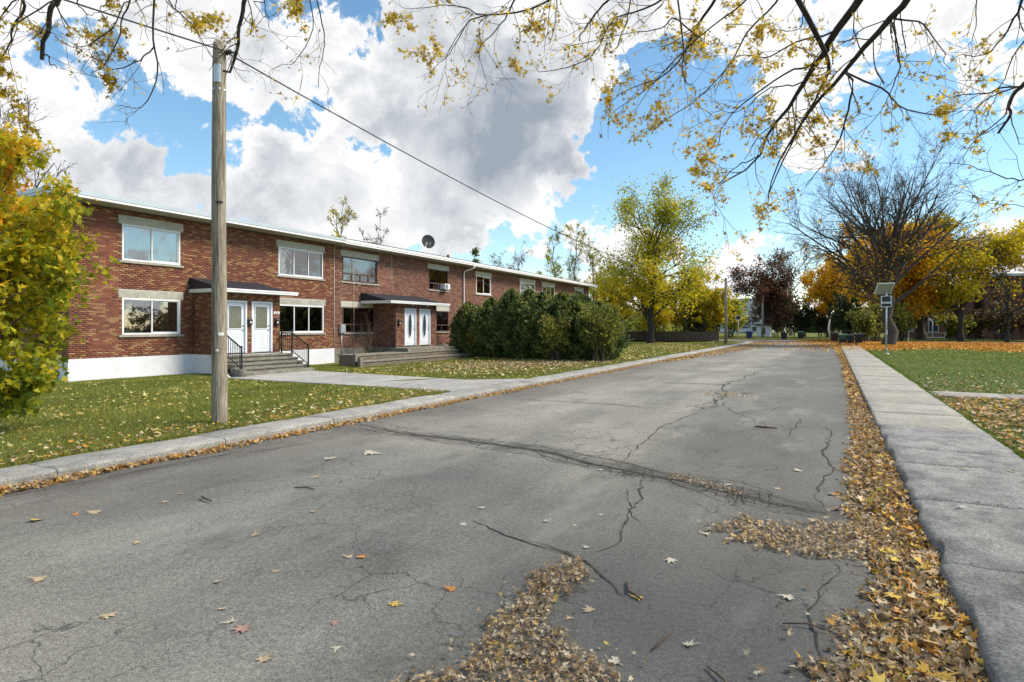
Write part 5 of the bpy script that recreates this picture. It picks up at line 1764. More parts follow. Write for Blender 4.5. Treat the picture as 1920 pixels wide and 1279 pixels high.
# ---- young yellow maple at the left edge
def young_maple():
    r = np.random.default_rng(31)
    base = (-12.1, 4.6, 0.0)
    e = empty('young_maple', base, 'dense young maple with yellow and green leaves at the left edge', 'tree')
    b = np.array(base)
    P0, R0 = trunk_poly(b - (0, 0, .1), b + (.05, .05, 3.3), .07, 8, .03, r, 1.3, .3)
    P1, R1 = kids(P0, R0, 40, (.05, 1), (35, 75), (1.1, 1.8), .5, (0, 0, .5), .09, 7, r, .3, True)
    P2, R2 = kids(P1, R1, 6, (.25, 1), (25, 60), (.3, .7), .6, (0, 0, .2), .12, 5, r, .4, True)
    tube_mesh('trunk', [(P0, R0, 10)], BARK, e)
    tube_mesh('branches', [(P1, np.maximum(R1, .005), 5), (P2, np.maximum(R2, .003), 3)], TWIG, e)
    q = np.concatenate([P2[:, 1:].reshape(-1, 3), P1[:, 3:].reshape(-1, 3)])
    n = 14500
    pos = q[r.integers(0, len(q), n)] + r.normal(0, .10, (n, 3))
    zrel = pos[:, 2]
    pos = pos[(zrel > .30) & (zrel < 4.85)]
    rv = patchy(pos, r, .9, .45, 1.0) * .8 + np.clip((pos[:, 2] - 2.3) * .13, -.16, .32)
    leaves('crown', pos, .075 + .12 * r.beta(1.6, 2.2, len(pos)), 'maple', LF_MAPLE, e, rnd=np.clip(rv, 0, 1), curl=.9, r=r)
young_maple()

# ---- cedars in front of the third house, a row from the wall to the road
HA, HB = np.array([-20.3, 32.0]), np.array([-10.2, 28.2])
cedar_labels = ['narrow dark cedar against the downspout, first of the hedge from the doors', 'short pointed cedar second in the hedge from the doors', 'broad dark cedar third in the hedge from the doors',
                'tall cedar before the white window of the third house', 'tallest cedar in the middle of the hedge', 'dark cedar just right of the hedge middle', 'rounded cedar third from the road end of the hedge',
                'cedar second from the road end of the hedge, behind the leafy shrubs', 'last dark cedar at the road end of the hedge']
def cedar(i, x, y, h, w):
    r = np.random.default_rng(50 + i)
    z0 = float(z_left(np.array(x), np.array(y)))
    e = empty('cedar', (x, y, z0), cedar_labels[i], 'cedar', 'cedars of the dark hedge')
    b = np.array([x, y, z0])
    P0, R0 = trunk_poly(b - (0, 0, .1), b + (0, 0, h * .93), .07, 6, .03, r, 1.3, .15)
    P1, R1 = kids(P0, R0, 70, (.03, 1), (35, 60), (.35 * w, .75 * w), .35, (0, 0, .8), .1, 4, r, .4, True)
    tube_mesh('trunk', [(P0, R0, 8), (P1, np.maximum(R1, .006), 3)], BARK_D, e)
    n = 12000
    t = r.beta(1.0, 1.0, n)
    prof = (1 - t ** 4) ** .8 * (0.82 + .22 * np.minimum(t * 5, 1)) * (1 - .18 * t)
    a = r.uniform(0, 2 * np.pi, n)
    lump = 1 + .20 * np.sin(3 * a + i * 2.1 + 5 * t) + .14 * np.sin(7 * a - 9 * t + i) + .12 * np.sin(23 * t + 4 * a)
    rad = w * prof * lump * np.sqrt(r.uniform(.40, 1, n)) + r.normal(0, .06, n) + (r.random(n) < .10) * r.uniform(0, .32, n)
    pos = np.stack([x + rad * np.cos(a), y + rad * np.sin(a), z0 + .08 + t * h * (1 + .05 * np.sin(4 * a + i))], 1)
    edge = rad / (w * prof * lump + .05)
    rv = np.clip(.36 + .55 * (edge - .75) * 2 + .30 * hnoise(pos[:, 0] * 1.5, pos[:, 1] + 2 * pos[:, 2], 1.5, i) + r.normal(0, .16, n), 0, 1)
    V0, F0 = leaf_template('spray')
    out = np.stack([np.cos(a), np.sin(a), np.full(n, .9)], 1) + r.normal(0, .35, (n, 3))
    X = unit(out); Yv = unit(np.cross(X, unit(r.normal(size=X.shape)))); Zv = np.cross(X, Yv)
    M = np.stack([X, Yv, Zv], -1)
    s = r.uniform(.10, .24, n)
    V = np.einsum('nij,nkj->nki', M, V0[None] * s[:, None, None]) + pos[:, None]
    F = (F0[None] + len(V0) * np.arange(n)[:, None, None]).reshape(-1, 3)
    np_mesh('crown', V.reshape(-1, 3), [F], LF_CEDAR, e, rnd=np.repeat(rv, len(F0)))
for i, (t, h, w) in enumerate([(.0, 3.1, .95), (.10, 2.9, 1.05), (.22, 3.3, 1.3), (.37, 3.7, 1.3), (.52, 3.55, 1.35), (.65, 3.3, 1.3), (.77, 3.25, 1.3), (.88, 3.15, 1.3), (1.0, 2.6, 1.2)]):
    p = HA + (HB - HA) * t + rng.normal(0, .12, 2)
    cedar(i, p[0], p[1], h, w)

def shrub(name, label, base, h, w, n, mat, size, seed, stems=14, tmpl='quad', group=None, cat='shrub', bark=TWIG, bottom=.1, up=.5, full=True):
    r = np.random.default_rng(seed)
    e = empty(name, base, label, cat, group)
    b = np.array(base, float)
    P0 = np.repeat(b[None, None], stems, 0) + np.zeros((stems, 6, 1))
    P0 = P0 + np.stack([r.normal(0, .18 * w, (stems, 1)), r.normal(0, .18 * w, (stems, 1)), np.zeros((stems, 1))], -1)
    a = r.uniform(0, 2 * np.pi, stems); sp_ = r.uniform(.1, .75, stems) * w
    t = np.linspace(0, 1, 6)
    P0[:, :, 0] += (np.cos(a) * sp_)[:, None] * t ** 1.4
    P0[:, :, 1] += (np.sin(a) * sp_)[:, None] * t ** 1.4
    P0[:, :, 2] += (h * r.uniform(.6, .95, stems))[:, None] * t - .05
    P0[:, 1:] += r.normal(0, .03 * h, (stems, 5, 3))
    R0 = np.repeat((np.linspace(.02, .006, 6) * (h / 2.5 + .3))[None], stems, 0)
    P1, R1 = kids(P0, R0, 7, (.2, 1), (25, 60), (.25, .5), .6, (0, 0, up), .12, 5, r, .4)
    P2, R2 = kids(P1, R1, 4, (.2, 1), (25, 60), (.4, .8), .6, (0, 0, up * .5), .15, 4, r, .5)
    f = .003 if h < 6 else .006
    tube_mesh('stems', [(P0, R0, 5), (P1, np.maximum(R1, f * 1.3), 3), (P2, np.maximum(R2, f), 3)], bark, e)
    if n:
        q = np.concatenate([P2.reshape(-1, 3), P1[:, 2:].reshape(-1, 3)])
        q = q[q[:, 2] > b[2] + bottom]
        pos = q[r.integers(0, len(q), n)] + r.normal(0, .05 * h ** .5, (n, 3))
        pos[:, 2] = np.maximum(pos[:, 2], b[2] + .06)
        leaves('foliage', pos, size * r.uniform(.6, 1.3, n), tmpl, mat, e, rnd=patchy(pos, r, .9, .4, seed), r=r)
    return e
zl = lambda x, y: float(z_left(np.array(x), np.array(y)))
shrub('leafy_shrub', 'leafy green and yellow shrub in front of the hedge near the road', (-11.9, 27.1, zl(-11.9, 27.1)), 2.3, 1.0, 2400, LF_BUSH, .13, 71)
shrub('leafy_shrub', 'leafy yellowing shrub at the very road end of the hedge', (-9.6, 26.9, zl(-9.6, 26.9)), 2.6, 1.1, 3200, LF_BUSH, .13, 72)
shrub('sapling', 'thin yellow green sapling before the first cedars', (-18.7, 30.6, zl(-18.7, 30.6)), 1.9, .35, 420, LF_LIME, .10, 73, 4, cat='sapling')
shrub('bare_shrub', 'leafless twiggy shrub below the window with olive curtains', (-21.3, 24.0, -.1), 2.6, .5, 30, LF_BUSH, .05, 74, 5)

# ---- trees beyond the row
tree('field_maple', 'big yellow green maple with a dark trunk beyond the brick row', 'tree', (-17.62, 65.3, -.1), 16.0, 5.8, .38, 1.7, 34, BARK_D, (LF_LIME, 'quad', 19000, .25, .50), 104, .45, (6, 5, 4),
     lset=lambda p: np.clip(.20 + (8.5 - p[:, 2]) * .07, -.02, .5), trunk_top=.76, ang=(25, 80), fine=.012, lr=.42, flare=1.2)
def thin(label, base, h, seed, n, mat=LF_BROWN, sz=.16, sp=.22, group='slender trees behind the row'):
    return tree('slender_tree', label, 'tree', base, h, h * sp, h * .009, h * .25, 12, BARK_P, (mat, 'quad', n, sz, .12) if n else None, seed, .9, (4, 4, 3), group, trunk_top=.8, ang=(15, 38), fine=.012)
thin('slender half bare tree above the roof of the end house', (-32.5, 33.7, -.1), 11.6, 111, 900, LF_YELLOW, .17)
thin('slender tree with small yellow leaves right of another above the roof', (-31.0, 35.9, -.1), 10.6, 112, 500, LF_BROWN, .14)
thin('low bare twiggy tree behind the far end of the roof', (-37.0, 67.0, -.1), 10.5, 113, 300, LF_BROWN, .2, .3)
thin('slender tree with greenish tip behind the fourth house', (-32.8, 73.5, -.1), 15.8, 114, 1500, LF_LIME, .2, .2)
thin('tallest slender tree behind the fourth house', (-30.4, 75.5, -.1), 16.4, 115, 1500, LF_LIME, .2, .2)
thin('slender yellowing tree beside the big maple', (-26.0, 70.0, -.1), 13.0, 116, 1300, LF_LIME, .2, .24)
thin('bare thin tree low behind the fourth roof', (-28.8, 70.0, -.1), 10.5, 117, 200, LF_BROWN, .2, .3)
thin('bare thin tree behind the third roof', (-34.5, 66.5, -.1), 11.3, 118, 250, LF_BROWN, .2, .28)
thin('bare grey tree between the big maple and the lamp post', (-18.5, 95.0, -.1), 11.0, 119, 500, LF_LIME, .2, .3)
# spruce tip over the roofs
def spruce(base, h, w, seed):
    r = np.random.default_rng(seed)
    e = empty('spruce', base, 'dark ragged spruce top showing over the roofs', 'tree')
    b = np.array(base, float)
    P0, R0 = trunk_poly(b, b + (0, 0, h), .16, 6, .05, r, 1.2, .1)
    P1, R1 = kids(P0, R0, 70, (.25, .99), (65, 100), (.3 * w, w), .3, (0, 0, -.2), .08, 4, r, .4, True)
    scale = np.clip((b[2] + h - P1[:, :1, 2:3]) / h * 2.2, .15, 1)
    P1 = P1[:, :1] + (P1 - P1[:, :1]) * scale
    tube_mesh('trunk', [(P0, R0, 6), (P1, np.maximum(R1, .02), 3)], BARK_D, e)
    q = P1[:, 1:].reshape(-1, 3)
    pos = q[r.integers(0, len(q), 2600)] + r.normal(0, .16, (2600, 3))
    leaves('crown', pos, r.uniform(.2, .4, 2600), 'spray', LF_CEDAR, e, r=r)
spruce((-39.4, 64.0, -.1), 11.6, 2.4, 121)
tree('bare_tree', 'wide bare tree behind the young maple at the left edge', 'tree', (-38.0, 14.6, -.1), 15.0, 5.6, .26, 4.0, 18, BARK, (LF_BROWN, 'quad', 900, .12, .15), 122, .6, (6, 5, 4), fine=.010)
# yellow shrubs and small trees behind the maple
ys_ = [((-24.8, 75, -.1), 9.0, 4.0, 9000, LF_YELLOW, 'yellow bush left of the big maple trunk'), ((-20.4, 77, -.1), 8.6, 3.8, 9000, LF_YELLOW, 'bright yellow bush right behind the big maple trunk'),
       ((-16.6, 82, -.1), 8.8, 3.8, 9000, LF_YELLOW, 'tall yellow bush between maple trunk and lamp post'), ((-14.0, 81, 0), 7.0, 3.0, 6500, LF_YELLOW, 'yellow bush just left of the wooden lamp post'),
       ((-13.4, 96, 0), 6.2, 2.6, 5000, LF_LIME, 'low lime bush right of the wooden lamp post'), ((-27.0, 71, -.1), 5.0, 2.6, 3400, LF_LIME, 'low green yellow bush at the far corner of the row')]
for i, (b, h, w, n, m, lab) in enumerate(ys_):
    shrub('yellow_bush', lab, b, h, w, n, m, .30, 130 + i, 12, group='bushes behind the big maple', bark=BARK_D)
shrub('dark_bush', 'dark green round bush low behind the lime bushes', (-15.6, 80, 0), 3.0, 1.4, 1600, LF_DARK, .22, 139, 12)
# board fence behind them
fe = empty('board_fence', (-20, 78, 0), 'low dark board fence behind the big maple', 'fence')
for i in range(56):
    x = -26.5 + i * .25
    MB().box(x, x + .235, 78.6 - .03 + .004 * (i % 3), 78.65, -.1, 1.15 + .05 * random.random()).build('board', FENCE_WOOD, fe)
MB().box(-26.5, -12.5, 78.66, 78.70, .25, .35).build('rail', FENCE_WOOD, fe)
MB().box(-26.5, -12.5, 78.66, 78.70, .85, .95).build('rail', FENCE_WOOD, fe)

# far end of the street
tree('copper_maple', 'dense dark maroon tree behind the pale lamp post', 'tree', (-10.3, 113, .06), 11.0, 5.6, .36, 1.4, 24, BARK_D, (LF_RED, 'quad', 15000, .36, .55), 141, .35, (6, 5, 3), trunk_top=.75, ang=(25, 75), fine=.02)
tree('bare_tree', 'tall pale bare tree far behind the maroon tree', 'tree', (-7.2, 132, .06), 20.0, 6.5, .30, 5, 15, BARK_P, None, 142, .9, (6, 5, 3), fine=.025)
tree('golden_maple', 'golden yellow maple spreading low over the end of the street', 'tree', (-0.4, 108, .06), 10.5, 5.6, .28, 2.6, 16, BARK_D, (LF_GOLD, 'quad', 16000, .40, .42), 143, .25, (6, 5, 3), fine=.02, lset=lambda p: np.clip((-1.2 - p[:, 0]) * .08, -.15, .2))
tree('golden_maple', 'golden orange maple behind the great bare tree', 'tree', (6.6, 88, .1), 14.2, 6.6, .32, 1.8, 26, BARK_D, (LF_GOLD, 'quad', 30000, .38, .45), 144, .35, (6, 5, 3), fine=.016, lset=lambda p: np.clip((4.5 - p[:, 0]) * .06 + .05, -.2, .3))
tree('golden_maple', 'yellow maple right of the great bare tree, behind the lawn', 'tree', (13.6, 88, .1), 13.5, 6.6, .30, 2.0, 22, BARK_D, (LF_YELLOW, 'quad', 22000, .36, .45), 145, .3, (6, 5, 3), fine=.016, lset=lambda p: .1 * np.sin(p[:, 2]))
tree('many_stemmed_maple', 'dark many stemmed maple left of the yellow one', 'tree', (10.3, 94, .1), 14.0, 5.0, .62, .7, 14, BARK_D, (LF_GOLD, 'quad', 3500, .30, .40), 146, .7, (5, 5, 3), trunk_top=.35, ang=(12, 42), fine=.016)
tree('great_bare_elm', 'great bare spreading tree behind the solar speed sign', 'tree', (4.5, 64.5, .1), 17.6, 8.8, .52, 3.0, 30, BARK_M, (LF_GOLD, 'quad', 1400, .18, .2), 158, .36, (8, 7, 6), trunk_top=.54, ang=(26, 74), wander=.05, fine=.0085, lr=.50, flare=1.2, crown_z=(2, 9))
# dense growth at the end and along the right
bush = [((-4.6, 112, .06), 6.2, 3.0, 2800, LF_DARK, 'dark evergreen bush right of the maroon tree'), ((-1.0, 114, .06), 5.6, 3.0, 2800, LF_DARK, 'dark bush below the low golden maple'), ((2.2, 112, .06), 5.2, 2.6, 2400, LF_DARK, 'dark bush right of the birch stem'),
        ((1.9, 92, .06), 6.0, 2.2, 2600, LF_DARK, 'tall dark bush behind the bins'), ((3.2, 75, .1), 3.6, 1.6, 2400, LF_BUSH, 'olive bush just left of the great trunk'), ((4.3, 78, .1), 4.2, 1.6, 2400, LF_BUSH, 'olive bush right behind the great trunk'),
        ((7.0, 82, .1), 4.2, 1.8, 2000, LF_BUSH, 'olive bush between great trunk and blue board'), ((13.6, 93, .1), 3.0, 1.8, 2200, LF_BUSH, 'green bush right of the white porch frame'), ((16.0, 95, .1), 3.4, 2.0, 1700, LF_BROWN, 'brownish bush in the row beyond the right lawn'),
        ((18.6, 94, .1), 4.6, 2.2, 1500, LF_BROWN, 'tall brownish thicket before the right brick block'), ((21.6, 94, .1), 4.4, 2.4, 1300, LF_BROWN, 'twiggy thicket at the right edge'), ((24.6, 93, .1), 5.2, 2.6, 900, LF_BROWN, 'almost bare thicket cut by the right edge'), ((-9.2, 118, .06), 5.0, 3.5, 2600, LF_DARK, 'dark bush under the maroon tree')]
for i, (b, h, w, n, m, lab) in enumerate(bush):
    shrub('bush', lab, b, h, w, n, m, .34 if b[1] > 85 else .24, 150 + i, 16, group='bushes at the end of the street', bark=BARK_D)
for i, (x, y, h, s, lab) in enumerate([(17.0, 84, 11, 171, 'thin bare tree right of the yellow maple'), (20.5, 86, 12, 172, 'bare tree at the right edge before the brick block'), (23.5, 82, 10, 173, 'slanting bare tree cut by the right edge')]):
    tree('bare_tree', lab, 'tree', (x, y, .1), h, 4.4, .16, 1.4, 15, BARK_D, (LF_GOLD, 'quad', 260, .25, .3), s, .5, (6, 5, 3), 'bare trees at the right', fine=.012, lean=((-1.2 if i == 2 else .3), 0), ang=(30, 75))
mb = MB(); mb.tube([(-.2, 104, 0), (-.5, 104, 1.6), (-.2, 104, 3.4)], [.14, .11, .08], 8); bs = mb.build('birch_stem', PAPER, None, (-.2, 104, .06)); tag(bs, 'pale leaning birch stem under the golden maple', 'tree trunk')
# far woods that close the horizon
r = np.random.default_rng(200)
def mass(name, x0, x1, y0, y1, h, n, mat, size, lab, seed):
    r = np.random.default_rng(seed)
    p = np.stack([r.uniform(x0, x1, n), r.uniform(y0, y1, n), np.zeros(n)], 1)
    top = h * (.62 + .24 * np.sin(p[:, 0] * .35 + seed) + .14 * np.sin(p[:, 0] * .93 + seed * 2))
    p[:, 2] = top * r.beta(1.3, 1.0, n)
    o = leaves(name, p, size * r.uniform(.6, 1.3, n), 'clump', mat, None, ((x0 + x1) / 2, (y0 + y1) / 2, 0), rnd=patchy(p, r, .12, .5, seed), r=r)
    tag(o, lab, 'trees', kind='stuff')
mass('far_woods', -140, 160, 200, 226, 9, 9000, LF_DARK, 1.6, 'far dark line of trees closing the end of the street', 201)
mass('far_woods', -110, -22, 104, 120, 5.5, 4000, LF_BUSH, .9, 'far olive line of trees behind the brick row', 202)
mass('far_woods', 26, 130, 96, 112, 8, 5000, LF_BROWN, .9, 'far brownish line of trees beyond the right lawn', 203)

# ------------------------------------------------------------------ far buildings
def far_block(name, label, x0, x1, y0, y1, h, wall, rows, cols, roofmat, side=None, winmat=OVAL_GLASS, w=.5, hh=.5, cat='building', balc=False):
    e = empty(name, ((x0 + x1) / 2, y0, 0), label, cat)
    MB().box(x0, x1, y0, y1, -.1, h).build('wall', wall, e)
    rf = MB().box(x0 - .3, x1 + .3, y0 - .3, y1 + .3, h + .002, h + .35).build('roof', roofmat, e)
    sh = h / rows
    for i in range(rows):
        for j in range(cols):
            cx_ = x0 + (x1 - x0) * (j + .5) / cols; cz_ = sh * (i + .55)
            dw = (x1 - x0) / cols * w / 2; dh = sh * hh / 2
            wn_ = MB(); 
            wn_.box(cx_ - dw - .08, cx_ + dw + .08, y0 - .05, y0 + .02, cz_ - dh - .08, cz_ + dh + .08)
            wi_ = wn_.build('window', WHITE if not balc else METAL_ROOF, e)
            MB().box(cx_ - dw, cx_ + dw, y0 - .062, y0 - .051, cz_ - dh, cz_ + dh).build('pane', winmat, wi_)
            if balc and j % 2 == 0:
                b = MB().box(cx_ - dw - .4, cx_ + dw + .4, y0 - 1.6, y0 - .07, cz_ - dh - .35, cz_ - dh - .15).build('balcony', WALLP, e)
                bb = MB().box(cx_ - dw - .4, cx_ + dw + .4, y0 - 1.6, y0 - 1.55, cz_ - dh - .14, cz_ - dh + .75)
                bb.build('balustrade', METAL_ROOF, b)
    return e
WALLP = plain('pale_cladding', (0.62, 0.64, 0.67), 0.7, 0.08, .6, 0.0)
GREYCLAD = plain('grey_brick_far', (0.20, 0.165, 0.15), 0.9, 0.2, 2, 0.1)
BROWNBR = plain('brown_brick_far', (0.16, 0.085, 0.065), 0.9, 0.25, 3, 0.15)
far_block('apartment_block', 'pale modern apartment block far beyond the lamp posts', -28.5, -15.0, 182, 196, 9.6, WALLP, 4, 5, METAL_ROOF, w=.62, hh=.52, balc=True)
far_block('brick_block', 'brown flat roofed brick block at the right edge behind bare trees', 18.5, 40, 103, 115, 8.6, BROWNBR, 3, 6, METAL_ROOF, w=.35, hh=.45)
ph = far_block('brick_house', 'brown brick house with white porch frame behind the right trees', 8.2, 17.4, 104, 113, 7.2, BROWNBR, 2, 3, TAR, w=.34, hh=.48, cat='house')
mb = MB()
for x in (12.4, 13.9):
    mb.tube([(x, 101.6, 0), (x, 101.6, 2.5), (x - .35, 101.8, 2.9), (x - 1.0, 103.9, 3.0)], .07, 6)
mb.bar((11.0, 101.6, .3), (13.9, 101.6, .3), .10, .14)
mb.bar((11.0, 101.6, .95), (13.9, 101.6, .95), .05, .06)
for k in range(9):
    mb.bar((11.2 + k * .32, 101.6, .3), (11.2 + k * .32, 101.6, .95), .03, .03)
mb.build('porch_frame', WHITE_METAL, ph)
nb = empty('notice_board', (8.3, 90, .1), 'blue board on two white legs behind the right trees', 'notice board')
MB().box(7.6, 8.75, 89.9, 90.0, 1.55, 2.45).build('panel', PLASTIC_BLUE, nb)
for x in (7.85, 8.5):
    MB().box(x - .05, x + .05, 90.01, 90.1, 0, 2.3).build('leg', WHITE_METAL, nb)
far_block('white_shed', 'small white shed front behind the pale lamp post', -11.6, -9.4, 112, 114, 2.0, WHITE, 1, 1, TAR, w=.3, hh=.5, cat='shed')

# ------------------------------------------------------------------ street furniture
lp = empty('street_lamp', (LX, LY, .1), 'wooden street lamp post with a curved arm over the road', 'street lamp', 'street lamps')
MB().tube([(LX, LY, -.2), (LX, LY, 3), (LX, LY, 6.6)], [.16, .14, .12], 12).build('post', POLE, lp)
arm = [(LX, LY, 6.05), (LX + .9, LY, 6.62), (LX + 1.7, LY, 7.15), (LX + 2.3, LY, 7.38), (LX + 2.8, LY, 7.42)]
MB().tube(arm, [.045, .045, .04, .04, .035], 8).build('arm', GALV, lp)
mb = MB(); mb.tube([(LX + 2.7, LY, 7.42), (LX + 2.9, LY, 7.43), (LX + 3.2, LY, 7.43), (LX + 3.4, LY, 7.42)], [.05, .10, .09, .04], 10); mb.build('lamp_head', GALV, lp)
l2 = empty('street_lamp', (-10.4, 110, .06), 'pale concrete street lamp post before the maroon tree', 'street lamp', 'street lamps')
MB().tube([(-10.4, 110, 0), (-10.4, 110, 4), (-10.4, 110, 7.9)], [.20, .17, .13], 12).build('post', CONC_NEW, l2)
mb = MB(); mb.tube([(-10.4, 110, 7.6), (-10.9, 110, 8.1), (-11.4, 110, 8.5), (-11.9, 110, 8.6)], .05, 6); mb.tube([(-11.8, 110, 8.6), (-12.1, 110, 8.6), (-12.5, 110, 8.58)], [.06, .12, .05], 8); mb.build('arm', GALV, l2)
sg = empty('road_sign', (-11.8, 88.8, 0), 'small dark square road sign on a thin grey post', 'road sign')
MB().tube([(-11.8, 91.0, 0), (-11.8, 91.0, 2.9)], .035, 6).build('post', GALV, sg)
mb = MB(); mb.box(-12.2, -11.45, 90.94, 90.96, 2.75, 3.4); mb.build('panel', WHITE_METAL, sg)
MB().box(-12.12, -11.53, 90.92, 90.938, 2.83, 3.32).build('face', BROWN_FRAME, sg)

def wheelie(label, x, y, z, w, h, mat, lidmat=None, open_lid=False, yaw=0.0, stuff=False):
    e = empty('wheeled_bin', (x, y, z), label, 'bin', 'bins put out along the street')
    mb = MB(); d = w * 1.05
    n = mb.add([(x - w * .40, y - d * .40, z + .05), (x + w * .40, y - d * .40, z + .05), (x + w * .40, y + d * .34, z + .05), (x - w * .40, y + d * .34, z + .05),
                (x - w * .5, y - d * .5, z + h * .9), (x + w * .5, y - d * .5, z + h * .9), (x + w * .5, y + d * .5, z + h * .9), (x - w * .5, y + d * .5, z + h * .9)])
    for q in ((0, 3, 2, 1), (4, 5, 6, 7), (0, 1, 5, 4), (1, 2, 6, 5), (2, 3, 7, 6), (3, 0, 4, 7)):
        mb.face(*[n + i for i in q])
    mb.box(x - w * .54, x + w * .54, y - d * .54, y + d * .54, z + h * .86, z + h * .905)
    mb.box(x - w * .2, x + w * .2, y - d * .475, y - d * .4, z + h * .55, z + h * .8)
    mb.build('body', mat, e)
    if open_lid:
        mb = MB(); mb.bar((x + w * .3, y, z + h * .9), (x - w * .02, y, z + h * 1.45), w * .9, .05); mb.build('lid', PAPER, e)
    else:
        mb = MB(); mb.prism([(y - d * .56, z + h * .907), (y + d * .56, z + h * .907), (y + d * .5, z + h), (y, z + h * 1.03), (y - d * .5, z + h * .96)], 0, x - w * .55, x + w * .55); mb.build('lid', lidmat or mat, e)
    for s in (-1, 1):
        MB().tube([(x + s * w * .44, y + d * .33, z + .12), (x + s * w * .36, y + d * .33, z + .12)], .12, 12).build('wheel', PLASTIC_BLACK, e)
    MB().tube([(x - w * .4, y + d * .6, z + h * .86), (x + w * .4, y + d * .6, z + h * .86)], .018, 6).build('handle', PLASTIC_BLACK, e)
wheelie('blue wheeled bin on the grass before the maroon tree', -10.7, 94.0, .06, .85, 1.08, PLASTIC_BLUE)
wheelie('black bin with its pale lid standing open at the end of the road', -5.85, 91.2, .06, .80, 1.0, PLASTIC_BLACK, None, True)
wheelie('black bin alone on the grass at the end of the road', -3.9, 94.5, .06, .80, 1.05, PLASTIC_BLACK, PLASTIC_GREEN)
wheelie('brown bin with tan lid left of the green bin', .25, 81.5, .02, .85, 1.08, PLASTIC_BROWN, OLD_WOOD)
wheelie('green and dark bin at the kerb, left of two black bins', .95, 67.2, .02, .72, 1.0, PLASTIC_BLACK, PLASTIC_GREEN)
wheelie('black bin between the green bin and another black bin', 1.62, 67.4, .02, .62, .98, PLASTIC_BLACK)
wheelie('rightmost black bin of the three at the kerb', 2.32, 67.9, .08, .70, 1.0, PLASTIC_BLACK)
bx_ = MB().box(.66, 1.22, 66.78, 66.80, .55, .93).build('green_panel', PLASTIC_GREEN, [o for o in bpy.data.objects if o.get('label', '').startswith('green and dark')][0])

# solar powered speed display
SX, SYY = 2.89, 42.5
sp = empty('speed_sign', (SX, SYY, .1), 'grey post with a solar panel above a dark speed display', 'speed sign')
MB().tube([(SX, SYY, .05), (SX, SYY, .13)], [.16, .14], 14).build('base_plate', GALV, sp)
MB().tube([(SX, SYY, .1), (SX, SYY, 4.35)], .045, 12).build('post', GALV, sp)
for z in (1.28, 1.42, .35):
    MB().tube([(SX, SYY, z), (SX, SYY, z + .07)], .06, 12).build('collar', GALV, sp)
dv = Vector((-math.sin(.10), -math.cos(.10), 0))     # faces down the road towards the viewer
sx_ = Vector((dv.y, -dv.x, 0)) * -1
def sign_box(name, mat, w0, w1, z0, z1, d0, d1, parent):
    mb = MB()
    c = Vector((SX, SYY, 0))
    n = mb.add([c + sx_ * a + dv * d + Vector((0, 0, z)) for z in (z0, z1) for d in (d0, d1) for a in (w0, w1)])
    for q in ((0, 2, 3, 1), (4, 5, 7, 6), (0, 1, 5, 4), (2, 6, 7, 3), (0, 4, 6, 2), (1, 3, 7, 5)):
        mb.face(*[n + i for i in q])
    return mb.build(name, mat, parent)
disp = sign_box('display_case', GALV, -.28, .28, 2.92, 3.60, .06, .2, sp)
sign_box('display', SCREEN, -.215, .215, 3.24, 3.56, .2, .206, disp)
sign_box('display', SCREEN, -.235, .235, 2.96, 3.13, .2, .207, disp)
mb = MB()
c = Vector((SX, SYY, 0))
n = mb.add([c + sx_ * a + dv * d + Vector((0, 0, z + o)) for o in (0, .035) for a, d, z in ((-.42, .35, 4.32), (.42, .35, 4.32), (.20, -.40, 3.72), (-.64, -.40, 3.72))])
for q in ((0, 1, 2, 3), (4, 7, 6, 5), (0, 4, 5, 1), (1, 5, 6, 2), (2, 6, 7, 3), (3, 7, 4, 0)):
    mb.face(*[n + i for i in q])
pan = mb.build('solar_panel', SOLAR, sp)
mb = MB()
mb.bar(c + sx_ * -.42 + dv * .35 + Vector((0, 0, 4.34)), c + sx_ * -.64 + dv * -.40 + Vector((0, 0, 3.74)), .04, .06)
mb.bar(c + sx_ * .42 + dv * .35 + Vector((0, 0, 4.34)), c + sx_ * .20 + dv * -.40 + Vector((0, 0, 3.74)), .04, .06)
mb.bar(c + sx_ * -.42 + dv * .35 + Vector((0, 0, 4.34)), c + sx_ * .42 + dv * .35 + Vector((0, 0, 4.34)), .04, .06)
mb.build('panel_frame', WHITE_METAL, pan)

# ------------------------------------------------------------------ grass and fallen leaves
def inpoly(x, y, P):
    c = np.zeros(len(x), bool)
    n = len(P)
    for i in range(n):
        (x0, y0), (x1, y1) = P[i], P[(i + 1) % n]
        cond = ((y0 > y) != (y1 > y)) & (x < (x1 - x0) * (y - y0) / (y1 - y0 + 1e-12) + x0)
        c ^= cond
    return c

def grass(name, label, x0, x1, y0, y1, n, zf, mat, h, w, seed, keep=None):
    r = np.random.default_rng(seed)
    x = r.uniform(x0, x1, n); y = r.uniform(y0, y1, n)
    if keep is not None:
        k = keep(x, y); x, y = x[k], y[k]
    n = len(x)
    z = zf(x, y)
    a = r.uniform(0, 2 * np.pi, n); hh = h * r.uniform(.5, 1.25, n); ww = w * r.uniform(.6, 1.2, n)
    lean = r.normal(0, .5, (n, 2)) * hh[:, None]
    A = np.stack([x - np.cos(a) * ww, y - np.sin(a) * ww, z - .005], 1)
    B = np.stack([x + np.cos(a) * ww, y + np.sin(a) * ww, z - .005], 1)
    C = np.stack([x + lean[:, 0], y + lean[:, 1], z + hh], 1)
    V = np.stack([A, B, C], 1).reshape(-1, 3)
    o = np_mesh(name, V, [np.arange(3 * n).reshape(-1, 3)], mat, None, ((x0 + x1) / 2, (y0 + y1) / 2, 0), rnd=np.clip(.42 + .20 * hnoise(x, y, .55, seed) + .12 * hnoise(x, y, 1.7, seed) + r.normal(0, .2, n), 0, 1))
    tag(o, label, 'grass', kind='stuff')
